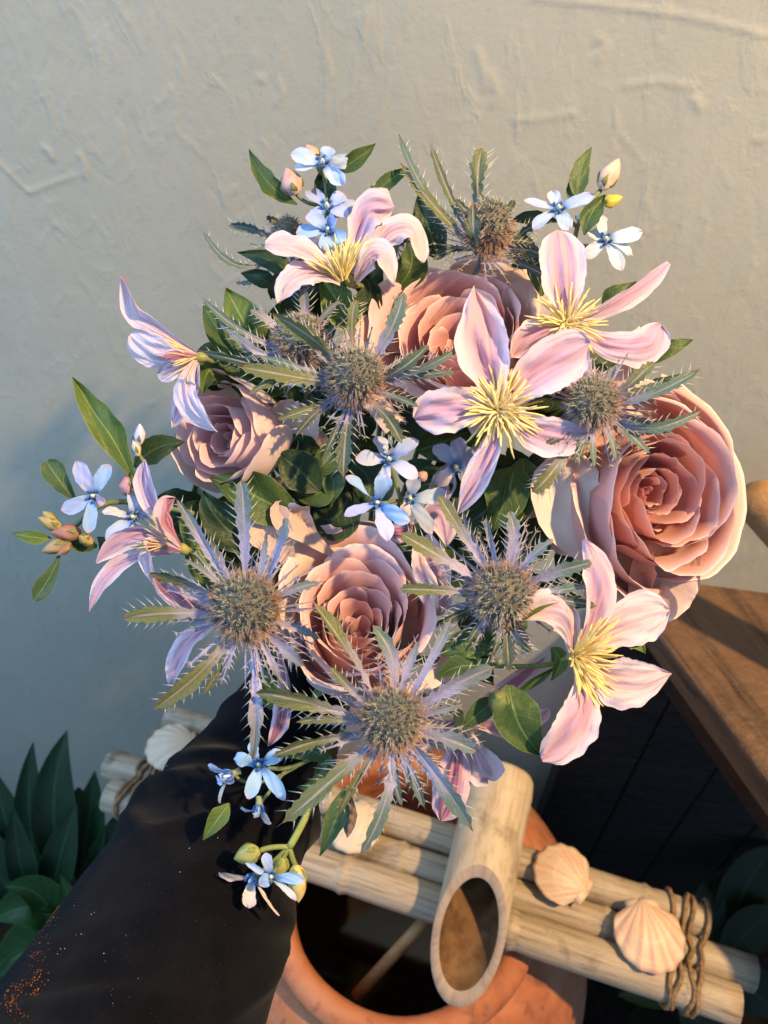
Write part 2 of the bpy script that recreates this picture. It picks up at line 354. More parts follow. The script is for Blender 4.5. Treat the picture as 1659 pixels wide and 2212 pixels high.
def blade_grid(ctrl, width, shape, nrm=(0, 0, -1), nrm2=None, cup=0.15, ruffle=0.0, wave=3.0, pleat=0.0, nu=8, nv=16, twist=0.0, seed=0, curl=0.0, rag=0.0):
    r = np.random.default_rng(seed)
    c, t = curve(ctrl, nv); v = np.linspace(0, 1, nv + 1)
    n0 = np.asarray(nrm, float); n1 = n0 if nrm2 is None else np.asarray(nrm2, float)
    n = unit(n0[None] * (1 - v[:, None]) + n1[None] * v[:, None])
    side = unit(np.cross(t, n)); n = unit(np.cross(side, t))
    if twist:
        a = twist * v[:, None]; side, n = side * np.cos(a) + n * np.sin(a), n * np.cos(a) - side * np.sin(a)
    w = width / 2 * prof(shape, v)
    u = np.linspace(-1, 1, nu + 1)
    ph = r.uniform(0, 6.28, 4)
    rk = r.normal(size=(6, 4)); wn = [sum(r.normal() * np.sin(v * f * 6.28 + r.uniform(0, 6.28)) / f ** .6 for f in (1, 2, 4, 7, 11)) for _ in (0, 1)]
    P = np.zeros((nv + 1, nu + 1, 3)); UV = np.zeros((nv + 1, nu + 1, 2))
    for j, uu in enumerate(u):
        edge = abs(uu)
        sgn = 1 if uu > 0 else 0
        ww = w * (1 + ruffle * 0.35 * np.sin(v * wave * 9 + ph[sgn]) * edge ** 2)
        h = cup * w * uu * uu + ruffle * width * 0.5 * edge ** 2 * np.sin(v * wave * 6.28 + ph[2 + sgn]) * np.sin(np.pi * np.clip(v, 0, 1)) \
            + pleat * w * math.cos(uu * 11.5) * math.exp(-2.2 * uu * uu) - curl * width * np.clip(v - 0.7, 0, 1) ** 2 * 4
        if rag:
            h = h + rag * width * sum(rk[m, 0] * np.sin(v * (3 + 3.2 * m) + rk[m, 1] * 3 + uu * (2 + 1.7 * m) * (1 if rk[m, 2] > 0 else -1)) / (1 + m) for m in range(6)) * np.clip(v * 3, 0, 1)
            ww = ww * (1 + rag * .9 * wn[sgn] * edge)
        P[:, j] = c + side * (uu * ww)[:, None] + n * h[:, None]
        UV[:, j, 0] = uu * .5 + .5; UV[:, j, 1] = v
    return P, UV, c, t, side, n, w
def blade(name, parent, D, ctrl, width, shape, mat, color=None, **kw):
    nu = kw.get('nu', 8); nv = kw.get('nv', 16)
    P, UV, *_ = blade_grid(ctrl, width, shape, **kw)
    return mesh_obj(name, W(P, D), grid_faces(nv, nu), mat, parent, UV.reshape(-1, 2), color)
def tube_w(name, parent, pts, radii, mat, color=None, nsides=8, caps=True, uvlen=1.0, wob=0.0, extra=None):
    """tube along world points"""
    p = np.asarray(pts, float); n = len(p); t = unit(np.gradient(p, axis=0))
    ref = np.array([0, 0, 1.0]) if abs(t[0][2]) < .9 else np.array([1.0, 0, 0])
    s = unit(np.cross(t[0], ref)); V = []; UV = []
    rr = np.broadcast_to(np.asarray(radii, float), (n,))
    for i in range(n):
        s = unit(s - t[i] * np.dot(s, t[i])); b = np.cross(t[i], s)
        for k in range(nsides):
            a = 2 * math.pi * k / nsides
            r = rr[i] * (1 + wob * math.sin(3 * a + i * .7))
            V.append(p[i] + (s * math.cos(a) + b * math.sin(a)) * r); UV.append((k / nsides, i / max(1, n - 1) * uvlen))
    f = grid_faces(n - 1, nsides, 0, True)
    if caps:
        V.append(p[0]); V.append(p[-1]); UV += [(0, 0), (0, uvlen)]; a, b2 = len(V) - 2, len(V) - 1
        for k in range(nsides):
            f.append((a, (k + 1) % nsides, k)); q = (n - 1) * nsides; f.append((b2, q + k, q + (k + 1) % nsides))
    return mesh_obj(name, V, f, mat, parent, UV, color, origin=p[0])
def tube(name, parent, D, ctrl, radius, mat, color=None, n=10, nsides=7, **kw):
    c, _ = curve(ctrl, n); pts = W(c, D)
    r = np.asarray(radius, float) * D / F
    if r.ndim: r = np.interp(np.linspace(0, 1, n + 1), np.linspace(0, 1, len(r)), r)
    return tube_w(name, parent, pts, r, mat, color, nsides, **kw)
def zof(depth, D): return (depth - D) * F / D

GX, GY, GD = 735, 1420, 0.475             # where the stems are gripped
def base_D(x, y):
    r2 = ((x - 820) / 800) ** 2 + ((y - 1050) / 850) ** 2
    return 0.395 - 0.055 * min(max((y - 450) / 1100, 0), 1) + 0.035 * r2
STEM_K = [0]
def stem(parent, D, x, y, z, r=7, color=(.14, .20, .07), dirn=None, mid=None):
    k = STEM_K[0]; STEM_K[0] += 1
    a = k * 2.4; rr = 9 * math.sqrt(k % 30)
    g = (GX + rr * math.cos(a), GY + rr * 0.6 * math.sin(a), zof(GD, D))
    m = mid if mid else ((x * .6 + g[0] * .4), (y * .6 + g[1] * .4), z + (g[2] - z) * .62)
    g2 = (g[0] - 20 + rr * 1.2 * math.cos(a), g[1] + 60, zof(GD + 0.09, D))
    return tube('stem', parent, D, [(x, y, z), m, g, g2], [r, r, r * .9, r * .9], M['stem'], color, 14, 6)

# ------------------------------------------------------------------ setting
GROUND = 0.0
WALL_Y, WALL_YAW = 0.51, math.radians(-10)
def wall_frame():
    ca, sa = math.cos(WALL_YAW), math.sin(WALL_YAW)
    ex = np.array([ca, sa, 0.0]); ez = np.array([0, 0, 1.0]); nn = np.array([sa, -ca, 0.0])   # nn looks at the viewer
    return np.array([0, WALL_Y, 0.0]), ex, ez, nn
W0, WEX, WEZ, WN = wall_frame()
def ray(x, y):
    d = CR @ np.array([(x - CX) / F, -(y - CY) / F, -1.0]); return d
def on_wall(x, y):
    d = ray(x, y); k = np.dot(W0 - CL, WN) / np.dot(d, WN); return CL + d * k
def on_z(x, y, z):
    d = ray(x, y); return CL + d * (z - CL[2]) / d[2]
def wall_uv(p): return np.dot(p - W0, WEX), p[2]
def build_wall():
    cs = [wall_uv(on_wall(*p)) for p in ((-40, -40), (1700, -40), (-40, 1750), (1300, 1750))]
    xa, xb = min(c[0] for c in cs), max(c[0] for c in cs); za, zb = min(c[1] for c in cs), max(c[1] for c in cs)
    xs = np.concatenate([np.linspace(-1.0, xa, 12)[:-1], np.arange(xa, xb, .0017), np.linspace(xb, 1.0, 12)]); zs = np.concatenate([np.linspace(-.02, za, 12)[:-1], np.arange(za, zb, .0019), np.linspace(zb, 1.9, 12)])
    X, Z = np.meshgrid(xs, zs); r = np.random.default_rng(3)
    H = np.zeros_like(X)
    def vnoise(sx, sz, seed):
        q = np.random.default_rng(seed); gx, gz = int(2.1 * sx) + 4, int(2.1 * sz) + 4; g = q.uniform(-1, 1, (gz, gx))
        fx = (X + 1.02) * sx; fz = (Z + .05) * sz; ix = fx.astype(int); iz = fz.astype(int); tx = fx - ix; tz = fz - iz
        tx = tx * tx * (3 - 2 * tx); tz = tz * tz * (3 - 2 * tz)
        return (g[iz, ix] * (1 - tx) + g[iz, ix + 1] * tx) * (1 - tz) + (g[iz + 1, ix] * (1 - tx) + g[iz + 1, ix + 1] * tx) * tz
    H += 0.0016 * vnoise(6, 5, 1) + 0.0005 * vnoise(18, 12, 2)
    a = vnoise(40, 22, 4); H += 0.0007 * np.clip(a - .25, 0, 1) + 0.00016 * vnoise(110, 70, 5) + 0.00012 * vnoise(260, 170, 6) + 0.0010 * np.clip(vnoise(70, 30, 7) - .45, 0, 1) * np.clip(vnoise(7, 6, 8) + .3, 0, 1)
    def ridge(pts, wd, ht):
        wd *= .62; ht *= .70
        nonlocal H
        p = [wall_uv(on_wall(*q)) for q in pts]
        xm, xM = min(q_[0] for q_ in p) - .012, max(q_[0] for q_ in p) + .012; zm, zM = min(q_[1] for q_ in p) - .012, max(q_[1] for q_ in p) + .012
        i0, i1 = np.searchsorted(zs, (zm, zM)); j0, j1 = np.searchsorted(xs, (xm, xM)); X_, Z_ = X[i0:i1, j0:j1], Z[i0:i1, j0:j1]
        best = np.full(X_.shape, 9.0)
        for (x0, z0), (x1, z1) in zip(p[:-1], p[1:]):
            dx, dz = x1 - x0, z1 - z0; l2 = dx * dx + dz * dz + 1e-12
            t = np.clip(((X_ - x0) * dx + (Z_ - z0) * dz) / l2, 0, 1)
            best = np.minimum(best, np.hypot(X_ - x0 - t * dx, Z_ - z0 - t * dz))
        H[i0:i1, j0:j1] += ht * np.exp(-(best / wd) ** 2)
    ridge([(792, 25), (785, 80), (768, 130), (758, 200), (745, 215), (742, 250)], .0016, .0018)
    ridge([(1150, -5), (1280, 8), (1420, 25), (1500, 38), (1600, 62), (1660, 78)], .0022, .0020)
    ridge([(0, 355), (30, 385), (62, 415)], .003, .0022); ridge([(66, 415), (110, 398), (160, 380)], .003, .0020)
    ridge([(385, 110), (395, 140), (385, 180), (382, 230), (375, 290)], .0016, .0013)
    ridge([(95, 320), (108, 330), (112, 342)], .004, .0028); ridge([(172, 335), (180, 350), (182, 380)], .004, .0026)
    ridge([(560, 170), (566, 172)], .004, .0020); ridge([(605, 180), (610, 200), (595, 225)], .003, .0016)
    ridge([(700, 90), (706, 160), (702, 240)], .003, .0012)
    ridge([(1030, 110), (1042, 145), (1050, 190)], .004, .0018); ridge([(1060, 160), (1075, 205), (1065, 225)], .004, .0018)
    ridge([(1110, 260), (1180, 255), (1240, 245)], .003, .0012); ridge([(1350, 185), (1420, 175), (1500, 190)], .003, .0014)
    ridge([(1630, 300), (1655, 300)], .003, .0014); ridge([(1500, 215), (1512, 235)], .004, .0022)
    ridge([(1290, 80), (1310, 100), (1295, 130)], .004, .0012)
    q = np.random.default_rng(11)
    for k in range(190):                                    # trowel flecks, mostly up on the far side
        px = q.uniform(0, 1659) if k % 3 == 0 else q.uniform(0, 620); py = q.uniform(0, 900) if k % 3 else q.uniform(0, 620)
        ln = q.uniform(12, 60); an = q.normal(1.75, .5)
        pts = [(px, py), (px + ln * .5 * math.cos(an) + q.uniform(-8, 8), py + ln * .5 * math.sin(an)), (px + ln * math.cos(an), py + ln * math.sin(an))]
        ridge(pts, q.uniform(.0011, .0026), q.uniform(.0006, .0017) * (1 if q.random() < .7 else -.8) * .75)
    for k in range(26):                                     # hairline cracks
        px, py = q.uniform(0, 1659), q.uniform(-20, 500); pts = [(px, py)]; an = q.normal(1.6, .25)
        for _ in range(5): an += q.normal() * .25; px += 26 * math.cos(an); py += 26 * math.sin(an); pts.append((px, py))
        ridge(pts, .0015, q.choice((-1, 1)) * q.uniform(.0005, .0012))
    P = W0 + X[..., None] * WEX + Z[..., None] * WEZ + (H * .40)[..., None] * WN
    nz, nx = X.shape
    o = mesh_obj('wall', P.reshape(-1, 3), grid_faces(nz - 1, nx - 1), M['wall'], None, origin=W0)
    o['kind'] = 'structure'
    return o
build_wall()
def quad_sheet(name, pts, mat):
    o = mesh_obj(name, pts, [(0, 1, 2, 3)], mat, smooth=False); o['kind'] = 'structure'; return o
quad_sheet('ground', [(-1.5, -0.8, 0), (1.5, -0.8, 0), (1.5, 1.2, 0), (-1.5, 1.2, 0)], M['soil'])

def box_w(name, parent, o0, ax, ay, az, mat, bev=0.0, color=None):
    """box from a corner along three edge vectors, with bevelled edges"""
    o0, ax, ay, az = (np.asarray(q, float) for q in (o0, ax, ay, az))
    V = [o0 + i * ax + j * ay + k * az for k in (0, 1) for j in (0, 1) for i in (0, 1)]
    f = [(0, 2, 3, 1), (4, 5, 7, 6), (0, 1, 5, 4), (2, 6, 7, 3), (0, 4, 6, 2), (1, 3, 7, 5)]
    o = mesh_obj(name, V, f, mat, parent, color=color, smooth=False)
    if bev:
        m = o.modifiers.new('bevel', 'BEVEL'); m.width = bev; m.segments = 2; m.limit_method = 'NONE'
    return o

# --- the wooden bench at the right, planks side by side
def bench():
    zt = CAM_H - 0.555
    A = on_z(1425, 1372, zt); B = on_z(1700, 1745, zt)      # its near-left edge
    C = on_z(1490, 1250, zt)
    e = unit(B - A); s = np.array([e[1], -e[0], 0.0]); mw = mk_wood('worn_brown_wood', (0.115, 0.060, 0.030), (0.022, 0.011, 0.007), (7, 60, 60), math.atan2(e[1], e[0]))
    if s[0] < 0: s = -s
    t = empty('wooden_bench', A, 'brown planked wooden bench standing beside the wall behind the large rose', 'bench')
    st = A - e * 0.12
    wdt = 0.150
    for k in range(2):
        o = box_w('plank', t, st + s * k * wdt + e * (-0.07 * k - .03) + np.array([0, 0, -0.032 - .002 * (k % 2)]), s * (wdt - .004), e * 0.85, (0, 0, .032), mw, .004)
    box_w('leg', t, st + s * .02 + e * .05 + np.array([0, 0, -zt]), s * .05, e * .05, (0, 0, zt - .036), M['shadewood'], .003)
    box_w('leg', t, st + s * .02 + e * .72 + np.array([0, 0, -zt]), s * .05, e * .05, (0, 0, zt - .036), M['shadewood'], .003)
    box_w('apron', t, st + s * .03 + e * .11 + np.array([0, 0, -.10]), s * .02, e * .60, (0, 0, .064), M['shadewood'], .002)
    # back board under the bench: panelling toned dark for the shade
    return t
bench()
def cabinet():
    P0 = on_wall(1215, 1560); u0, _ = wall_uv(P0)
    t = empty('shade_cabinet', W0 + WEX * u0, 'wooden panelling below the bench, coloured near-black to hold the shade', 'panelling')
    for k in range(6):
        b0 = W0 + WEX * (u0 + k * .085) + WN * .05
        box_w('board', t, b0, WEX * .0842, -WN * .035, (0, 0, CAM_H - .60), M['shadewood'], .003)
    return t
cabinet()
# --- golden round rail beyond the rose
def rail():
    a = CL + (on_wall(1612, 1052) - CL) * .93; b = CL + (on_wall(1720, 1172) - CL) * .88
    d = unit(b - a); pts = [a - d * .0 + d * s for s in (0, .004, .012, .06, .12, .2)]
    t = tube_w('round_rail', None, pts, [.006, .014, .018, .0185, .018, .018], M['goldwood'], nsides=18)
    t['label'] = 'blurred golden round wooden rail end poking out beyond the large rose'; t['category'] = 'rail'
rail()

# --- terracotta pot
RIM_Z = CAM_H - 0.73
PC = on_z(868, 1893, RIM_Z)
R_IN = abs(on_z(868 + 246, 1893, RIM_Z)[0] - PC[0])
def pot():
    t = empty('terracotta_pot', (PC[0], PC[1], 0), 'weathered terracotta pot with wide dark mouth under the bamboo spout', 'pot')
    def lathe(name, profile, mat, ns=64):
        V = []; UV = []
        for i, (r, z) in enumerate(profile):
            for k in range(ns):
                a = 2 * math.pi * k / ns; w = 1 + .006 * math.sin(3 * a + z * 9) + .003 * math.sin(7 * a)
                V.append((PC[0] + r * w * math.cos(a), PC[1] + r * w * math.sin(a), z)); UV.append((k / ns, i / len(profile)))
        return mesh_obj(name, V, grid_faces(len(profile) - 1, ns, 0, True), mat, t, UV, origin=(PC[0], PC[1], 0))
    r = R_IN; z = RIM_Z
    lathe('body', [(r * .55, .004), (r * 1.25, .004), (r * 1.38, .05), (r * 1.72, .25), (r * 1.95, z - .26), (r * 1.92, z - .17), (r * 1.72, z - .095), (r * 1.42, z - .045), (r * 1.28, z - .034), (r * 1.20, z - .030)], M['terra'])
    lathe('rim', [(r * 1.20, z - .030), (r * 1.235, z - .026), (r * 1.245, z - .017), (r * 1.23, z - .008), (r * 1.17, z - .002), (r * 1.09, z), (r * 1.03, z - .004), (r, z - .014), (r * .985, z - .05), (r * 1.02, z - .12), (r * 1.2, z - .2), (r * 1.2, z - .26)], M['terra'])
    n = 48; V = [(PC[0], PC[1], z - .22)] + [(PC[0] + r * 1.19 * math.cos(2 * math.pi * k / n), PC[1] + r * 1.19 * math.sin(2 * math.pi * k / n), z - .22) for k in range(n)]
    mesh_obj('water', V, [(0, 1 + k, 1 + (k + 1) % n) for k in range(n)], M['water'], t, smooth=False)
    return t
pot()
# light patch in the pot's mouth, modelled as a thin golden rod
a = on_z(770, 2150, RIM_Z - .10); b = on_z(930, 1975, RIM_Z - .03)
sl = tube_w('stick_shape', None, [a, a * .66 + b * .34, a * .33 + b * .67, b], [.006, .0062, .006, .006], M['goldwood'], nsides=10)
sl['label'] = 'thin golden rod shaped to stand for the light patch inside the mouth of the terracotta pot'; sl['category'] = 'stick'

# --- bamboo bundle with shells
def stick_shape(name, parent, p, q, r, mat, nodes=(), hollow_end=False, seed=0):
    rg = np.random.default_rng(seed); n = 40; ts = sorted(set(list(np.linspace(0, 1, n)) + [x + d for x in nodes for d in (-.012, -.005, 0, .005, .012)]))
    p = np.asarray(p); q = np.asarray(q); pts = []; rad = []
    for x in ts:
        pts.append(p + (q - p) * x); k = 1 + .012 * math.sin(x * 17 + seed)
        for nd in nodes:
            d = abs(x - nd)
            k += .11 * math.exp(-(d / .005) ** 2) - .05 * math.exp(-((x - nd - .012) / .006) ** 2)
        rad.append(r * k)
    d = unit(q - p)
    pts = [p + d * .0005, p] + pts[1:-1] + [q, q - d * .0005]; rad = [rad[0] * .86, rad[0]] + rad[1:-1] + [rad[-1], rad[-1] * .86]
    return tube_w(name, parent, pts, rad, mat, nsides=20, uvlen=6)
BZ = RIM_Z + 0.020
def bundle():
    Lp = on_z(205, 1642, BZ); Rp = on_z(1608, 2105, BZ)
    e = unit(Rp - Lp); s = np.array([-e[1], e[0], 0]);                  # s: away from the viewer
    r = 0.0150
    t = empty('bamboo_bundle', (Lp + Rp) / 2, 'bundle of pale bamboo canes tied with twine lying across the terracotta pot', 'bamboo bundle')
    up = np.array([0, 0, 1.0])
    A = [Lp - s * .027 + e * .034, Rp - s * .025 - e * .006]
    B = [Lp + s * .004 + e * .012 - up * .007, Rp + s * .005 + e * .010 - up * .007]
    Cc = [Lp + s * .034 + e * .045, Rp + s * .032 - e * .030]
    for k, (pq, nd, m) in enumerate(((A, (.13, .42, .68, .93), 'bamboo2'), (B, (.22, .5, .80), 'bamboo2'), (Cc, (.06, .36, .63, .90), 'bamboo2'))):
        stick_shape('cane', t, pq[0], pq[1], r * (1.06, .98, .95)[k], M[m], nd, seed=k)
    # a short fourth cane on top at the far end
    stick_shape('cane', t, Lp + s * .068 + e * .045 - up * .004, Lp + s * .064 + e * .22 - up * .004, r * .9, M['bamboo2'], (.5,), seed=9)
    hull = []
    for (yc, zc, rr_, a0, a1) in ((-.0258, 0, .0160, math.pi * 1.0, math.pi * .40), (.0045, -.007, .0148, math.pi * .70, math.pi * .32), (.0328, 0, .0144, math.pi * .66, -math.pi * .5), (-.0258, 0, .0160, math.pi * 1.5, math.pi * 1.0)):
        for a in np.linspace(a0, a1, 9): hull.append((yc + (rr_ + .0018) * math.cos(a), zc + (rr_ + .0018) * math.sin(a)))
    def wrap(at, turns, wd):
        c0 = Lp + e * at
        for k in range(turns):
            off = (k - (turns - 1) / 2) * wd; pts = []
            for m, (yy, zz) in enumerate(hull + hull[:1]):
                pts.append(c0 + e * (off + .0016 * math.sin(m * .8 + k * 2.1) + yy * (.10 if k % 2 else -.02)) + s * yy + up * (zz + .0010 * (k % 2)))
            tube_w('twine', t, pts, .0021, M['twine'], nsides=6, caps=False)
    Ln = np.linalg.norm(Rp - Lp)
    wrap(.066, 6, .0060); wrap(Ln - .050, 4, .0085)
    return e, s, Lp, Rp
BE, BS, BL, BR = bundle()
def scallop(px, py, size_px, ang, color, label, tilt=0.25, lift=.018):
    c = on_z(px, py, BZ + lift)
    dep = np.dot(c - CL, CR @ np.array([0, 0, -1.0])); S = size_px * dep / F * .84
    th = ang                                                           # direction from hinge to fan, in the bundle plane
    fwd = BE * math.cos(th) + BS * math.sin(th); sd = -BE * math.sin(th) + BS * math.cos(th); up = np.array([0, 0, 1.0])
    t = empty('scallop_shell', c, label, 'shell', 'scallop shells glued along the bamboo')
    nu, nv = 56, 16; V = []; UV = []
    for i in range(nv + 1):
        v = i / nv
        for j in range(nu + 1):
            u = j / nu * 2 - 1; a = u * 1.10
            rad = v * (.50 * math.cos(a) + math.sqrt(max(0, .2704 - .25 * math.sin(a) ** 2)))
            rib = .5 + .5 * math.cos(u * math.pi * 9)
            rad *= 1 + .025 * rib * v
            hh = .18 * math.sin(math.pi * min(1, .14 + v * .84)) * (1 - .85 * u * u) + .026 * rib * v
            x = rad * math.cos(a) - .5; y = rad * math.sin(a) * 1.0
            V.append(c + S * (fwd * x + sd * y + up * hh)); UV.append((u * .5 + .5, v))
    o = mesh_obj('fan', V, grid_faces(nv, nu), M['shell'], t, UV, color, origin=c)
    so = o.modifiers.new('thickness', 'SOLIDIFY'); so.thickness = .0016
    for sg in (-1, 1):                                                 # the two ears by the hinge
        V = [c + S * (fwd * x + sd * y * sg + up * h) for x, y, h in ((-.52, .0, .06), (-.50, .27, .03), (-.36, .25, .04), (-.30, .10, .09), (-.42, .12, .085))]
        e2 = mesh_obj('ear', V, [(0, 1, 4), (1, 2, 4), (2, 3, 4), (3, 0, 4)], M['shell'], t, [(.3, .2)] * 5, color)
        so = e2.modifiers.new('thickness', 'SOLIDIFY'); so.thickness = .0018
    return t
scallop(1215, 1890, 140, math.radians(158), (.62, .34, .22), 'peach scallop shell next to the bamboo spout, its hinge towards the other shell')
scallop(1400, 2020, 165, math.radians(-72), (.64, .33, .22), 'pink ribbed scallop shell nearest the twine at the near end of the bamboo', lift=.020)
scallop(765, 1785, 130, math.radians(-110), (.66, .50, .32), 'cream scallop shell on the bamboo half hidden below the lowest thistle')
scallop(372, 1615, 120, math.radians(-150), (.64, .52, .38), 'pale scallop shell between the twine and the black sleeve')

def spout():
    r = 0.0295; z0 = BZ + .017 + r
    P = on_z(1012, 2020, z0 - .004); Q = on_z(1085, 1672, z0 + .006)
    t = empty('bamboo_spout', P, 'thick pale bamboo tube with a slanted open cut end above the pot', 'bamboo tube')
    d = unit(Q - P); ref = np.array([0, 0, 1.0]); s = unit(np.cross(d, ref)); upv = np.cross(s, d)
    Ln = np.linalg.norm(Q - P); ns = 48
    def ring(x, rr, slant=0.0):
        return [P + d * (x + slant * math.sin(2 * math.pi * k / ns)) + (s * math.cos(2 * math.pi * k / ns) + upv * math.sin(2 * math.pi * k / ns)) * rr for k in range(ns)]
    SL = .047
    def sect(name, rows, mat):
        V = []; UV = []
        for i, (x, rr, sl_) in enumerate(rows):
            V += ring(x, rr, sl_); UV += [(k / ns, x * 10) for k in range(ns)]
        return mesh_obj(name, V, grid_faces(len(rows) - 1, ns, 0, True), mat, t, UV, origin=P)
    X1 = Ln
    sect('tube', [(-.0, r * .985, SL), (.004, r, SL * .98), (.03, r, SL * .6), (.06, r * 1.0, SL * .2), (.08, r, 0), (X1 - .034, r * 1.0, 0), (X1 - .027, r * 1.02, 0), (X1 - .024, r * 1.045, 0), (X1 - .021, r * 1.01, 0), (X1 - .018, r * 1.035, 0), (X1 - .012, r * 1.02, 0), (X1 - .004, r * 1.0, 0), (X1, r * .93, 0), (X1 + .001, r * .6, 0), (X1 + .001, .001, 0)], M['bamboo'])
    sect('cut_face', [(.0, r * .985, SL), (-.0012, r * .93, SL * .97), (-.0008, r * .80, SL * .86), (.0012, r * .765, SL * .80)], M['cut'])
    sect('hollow', [(.0012, r * .765, SL * .80), (.03, r * .75, SL * .4), (.085, r * .74, 0), (.088, r * .4, 0), (.088, .001, 0)], M['hollow'])
    return t
spout()

# --- broad-leaved plant in the corner
def corner_plant():
    D = 0.80
    base = (150, 2050, 40)
    t = empty('broad_leaved_plant', W([base], D)[0] * np.array([1, 1, 0]), 'dark glossy broad-leaved plant growing at the foot of the wall beside the sleeve', 'plant')
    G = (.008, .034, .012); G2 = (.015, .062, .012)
    Ls = [((140, 1900, 0), (115, 1740, -20), (145, 1578, 0), 105, G), ((90, 1900, 0), (62, 1760, -10), (72, 1602, 0), 75, G), ((170, 1900, 0), (190, 1790, -10), (205, 1665, 10), 85, G),
          ((60, 1900, 20), (15, 1780, 0), (-15, 1660, 10), 90, G), ((180, 1920, 0), (240, 1830, -20), (262, 1740, 0), 80, G), ((110, 1950, -10), (130, 1850, -40), (165, 1735, -40), 80, G),
          ((40, 1950, 0), (-30, 1850, -20), (-80, 1760, 0), 110, G), ((70, 1960, -20), (40, 1850, -60), (30, 1745, -70), 70, G), ((150, 1960, -30), (200, 1930, -70), (235, 1850, -80), 70, G2),
          ((160, 2010, 0), (80, 1960, -60), (-20, 1990, -60), 130, G2), ((170, 2080, 0), (80, 2050, -60), (-20, 2110, -50), 150, G2), ((120, 2030, -10), (90, 1940, -60), (10, 1915, -80), 95, G2),
          ((130, 2150, -20), (60, 2120, -60), (-40, 2180, -40), 150, G2), ((200, 1990, 10), (250, 1900, -10), (285, 1860, 20), 80, G), ((230, 2000, 0), (180, 1990, -60), (130, 1890, -70), 90, G2),
          ((240, 1950, 40), (270, 1850, 20), (300, 1790, 40), 90, G), ((120, 1880, 60), (160, 1780, 50), (170, 1700, 60), 110, G), ((60, 1950, 60), (50, 1840, 50), (110, 1690, 60), 120, G), ((0, 1960, 60), (20, 1850, 40), (-10, 1720, 50), 120, G)]
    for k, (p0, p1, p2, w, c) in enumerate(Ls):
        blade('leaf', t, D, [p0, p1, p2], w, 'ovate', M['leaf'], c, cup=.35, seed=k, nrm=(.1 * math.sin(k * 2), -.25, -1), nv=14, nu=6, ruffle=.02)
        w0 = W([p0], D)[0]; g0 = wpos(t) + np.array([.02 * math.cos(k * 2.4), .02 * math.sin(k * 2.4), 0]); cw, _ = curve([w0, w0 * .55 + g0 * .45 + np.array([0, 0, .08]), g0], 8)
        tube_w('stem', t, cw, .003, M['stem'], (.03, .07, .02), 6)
corner_plant()
def low_plant():
    D = 0.95
    t = empty('shaded_plant', W([(1500, 2050, 100)], D)[0] * np.array([1, 1, 0]), 'dim yellow-green plant in the shade below the tied bamboo end', 'plant')
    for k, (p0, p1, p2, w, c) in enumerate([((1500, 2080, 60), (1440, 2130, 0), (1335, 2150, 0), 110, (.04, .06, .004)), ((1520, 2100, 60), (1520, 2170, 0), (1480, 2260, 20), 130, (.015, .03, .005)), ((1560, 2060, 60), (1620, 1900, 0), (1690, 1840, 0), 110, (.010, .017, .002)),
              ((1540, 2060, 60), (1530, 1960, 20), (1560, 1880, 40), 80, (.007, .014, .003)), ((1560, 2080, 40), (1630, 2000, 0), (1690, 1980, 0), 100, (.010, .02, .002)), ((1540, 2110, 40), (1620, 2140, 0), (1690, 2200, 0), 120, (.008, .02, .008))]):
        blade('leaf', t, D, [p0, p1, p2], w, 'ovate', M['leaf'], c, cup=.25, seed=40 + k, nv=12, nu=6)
    w0 = W([(1530, 2085, 60)], D)[0]; tube_w('stem', t, np.array([w0, w0 * .5 + wpos(t) * .5, wpos(t)]), .004, M['stem'], (.03, .05, .02), 6)
low_plant()

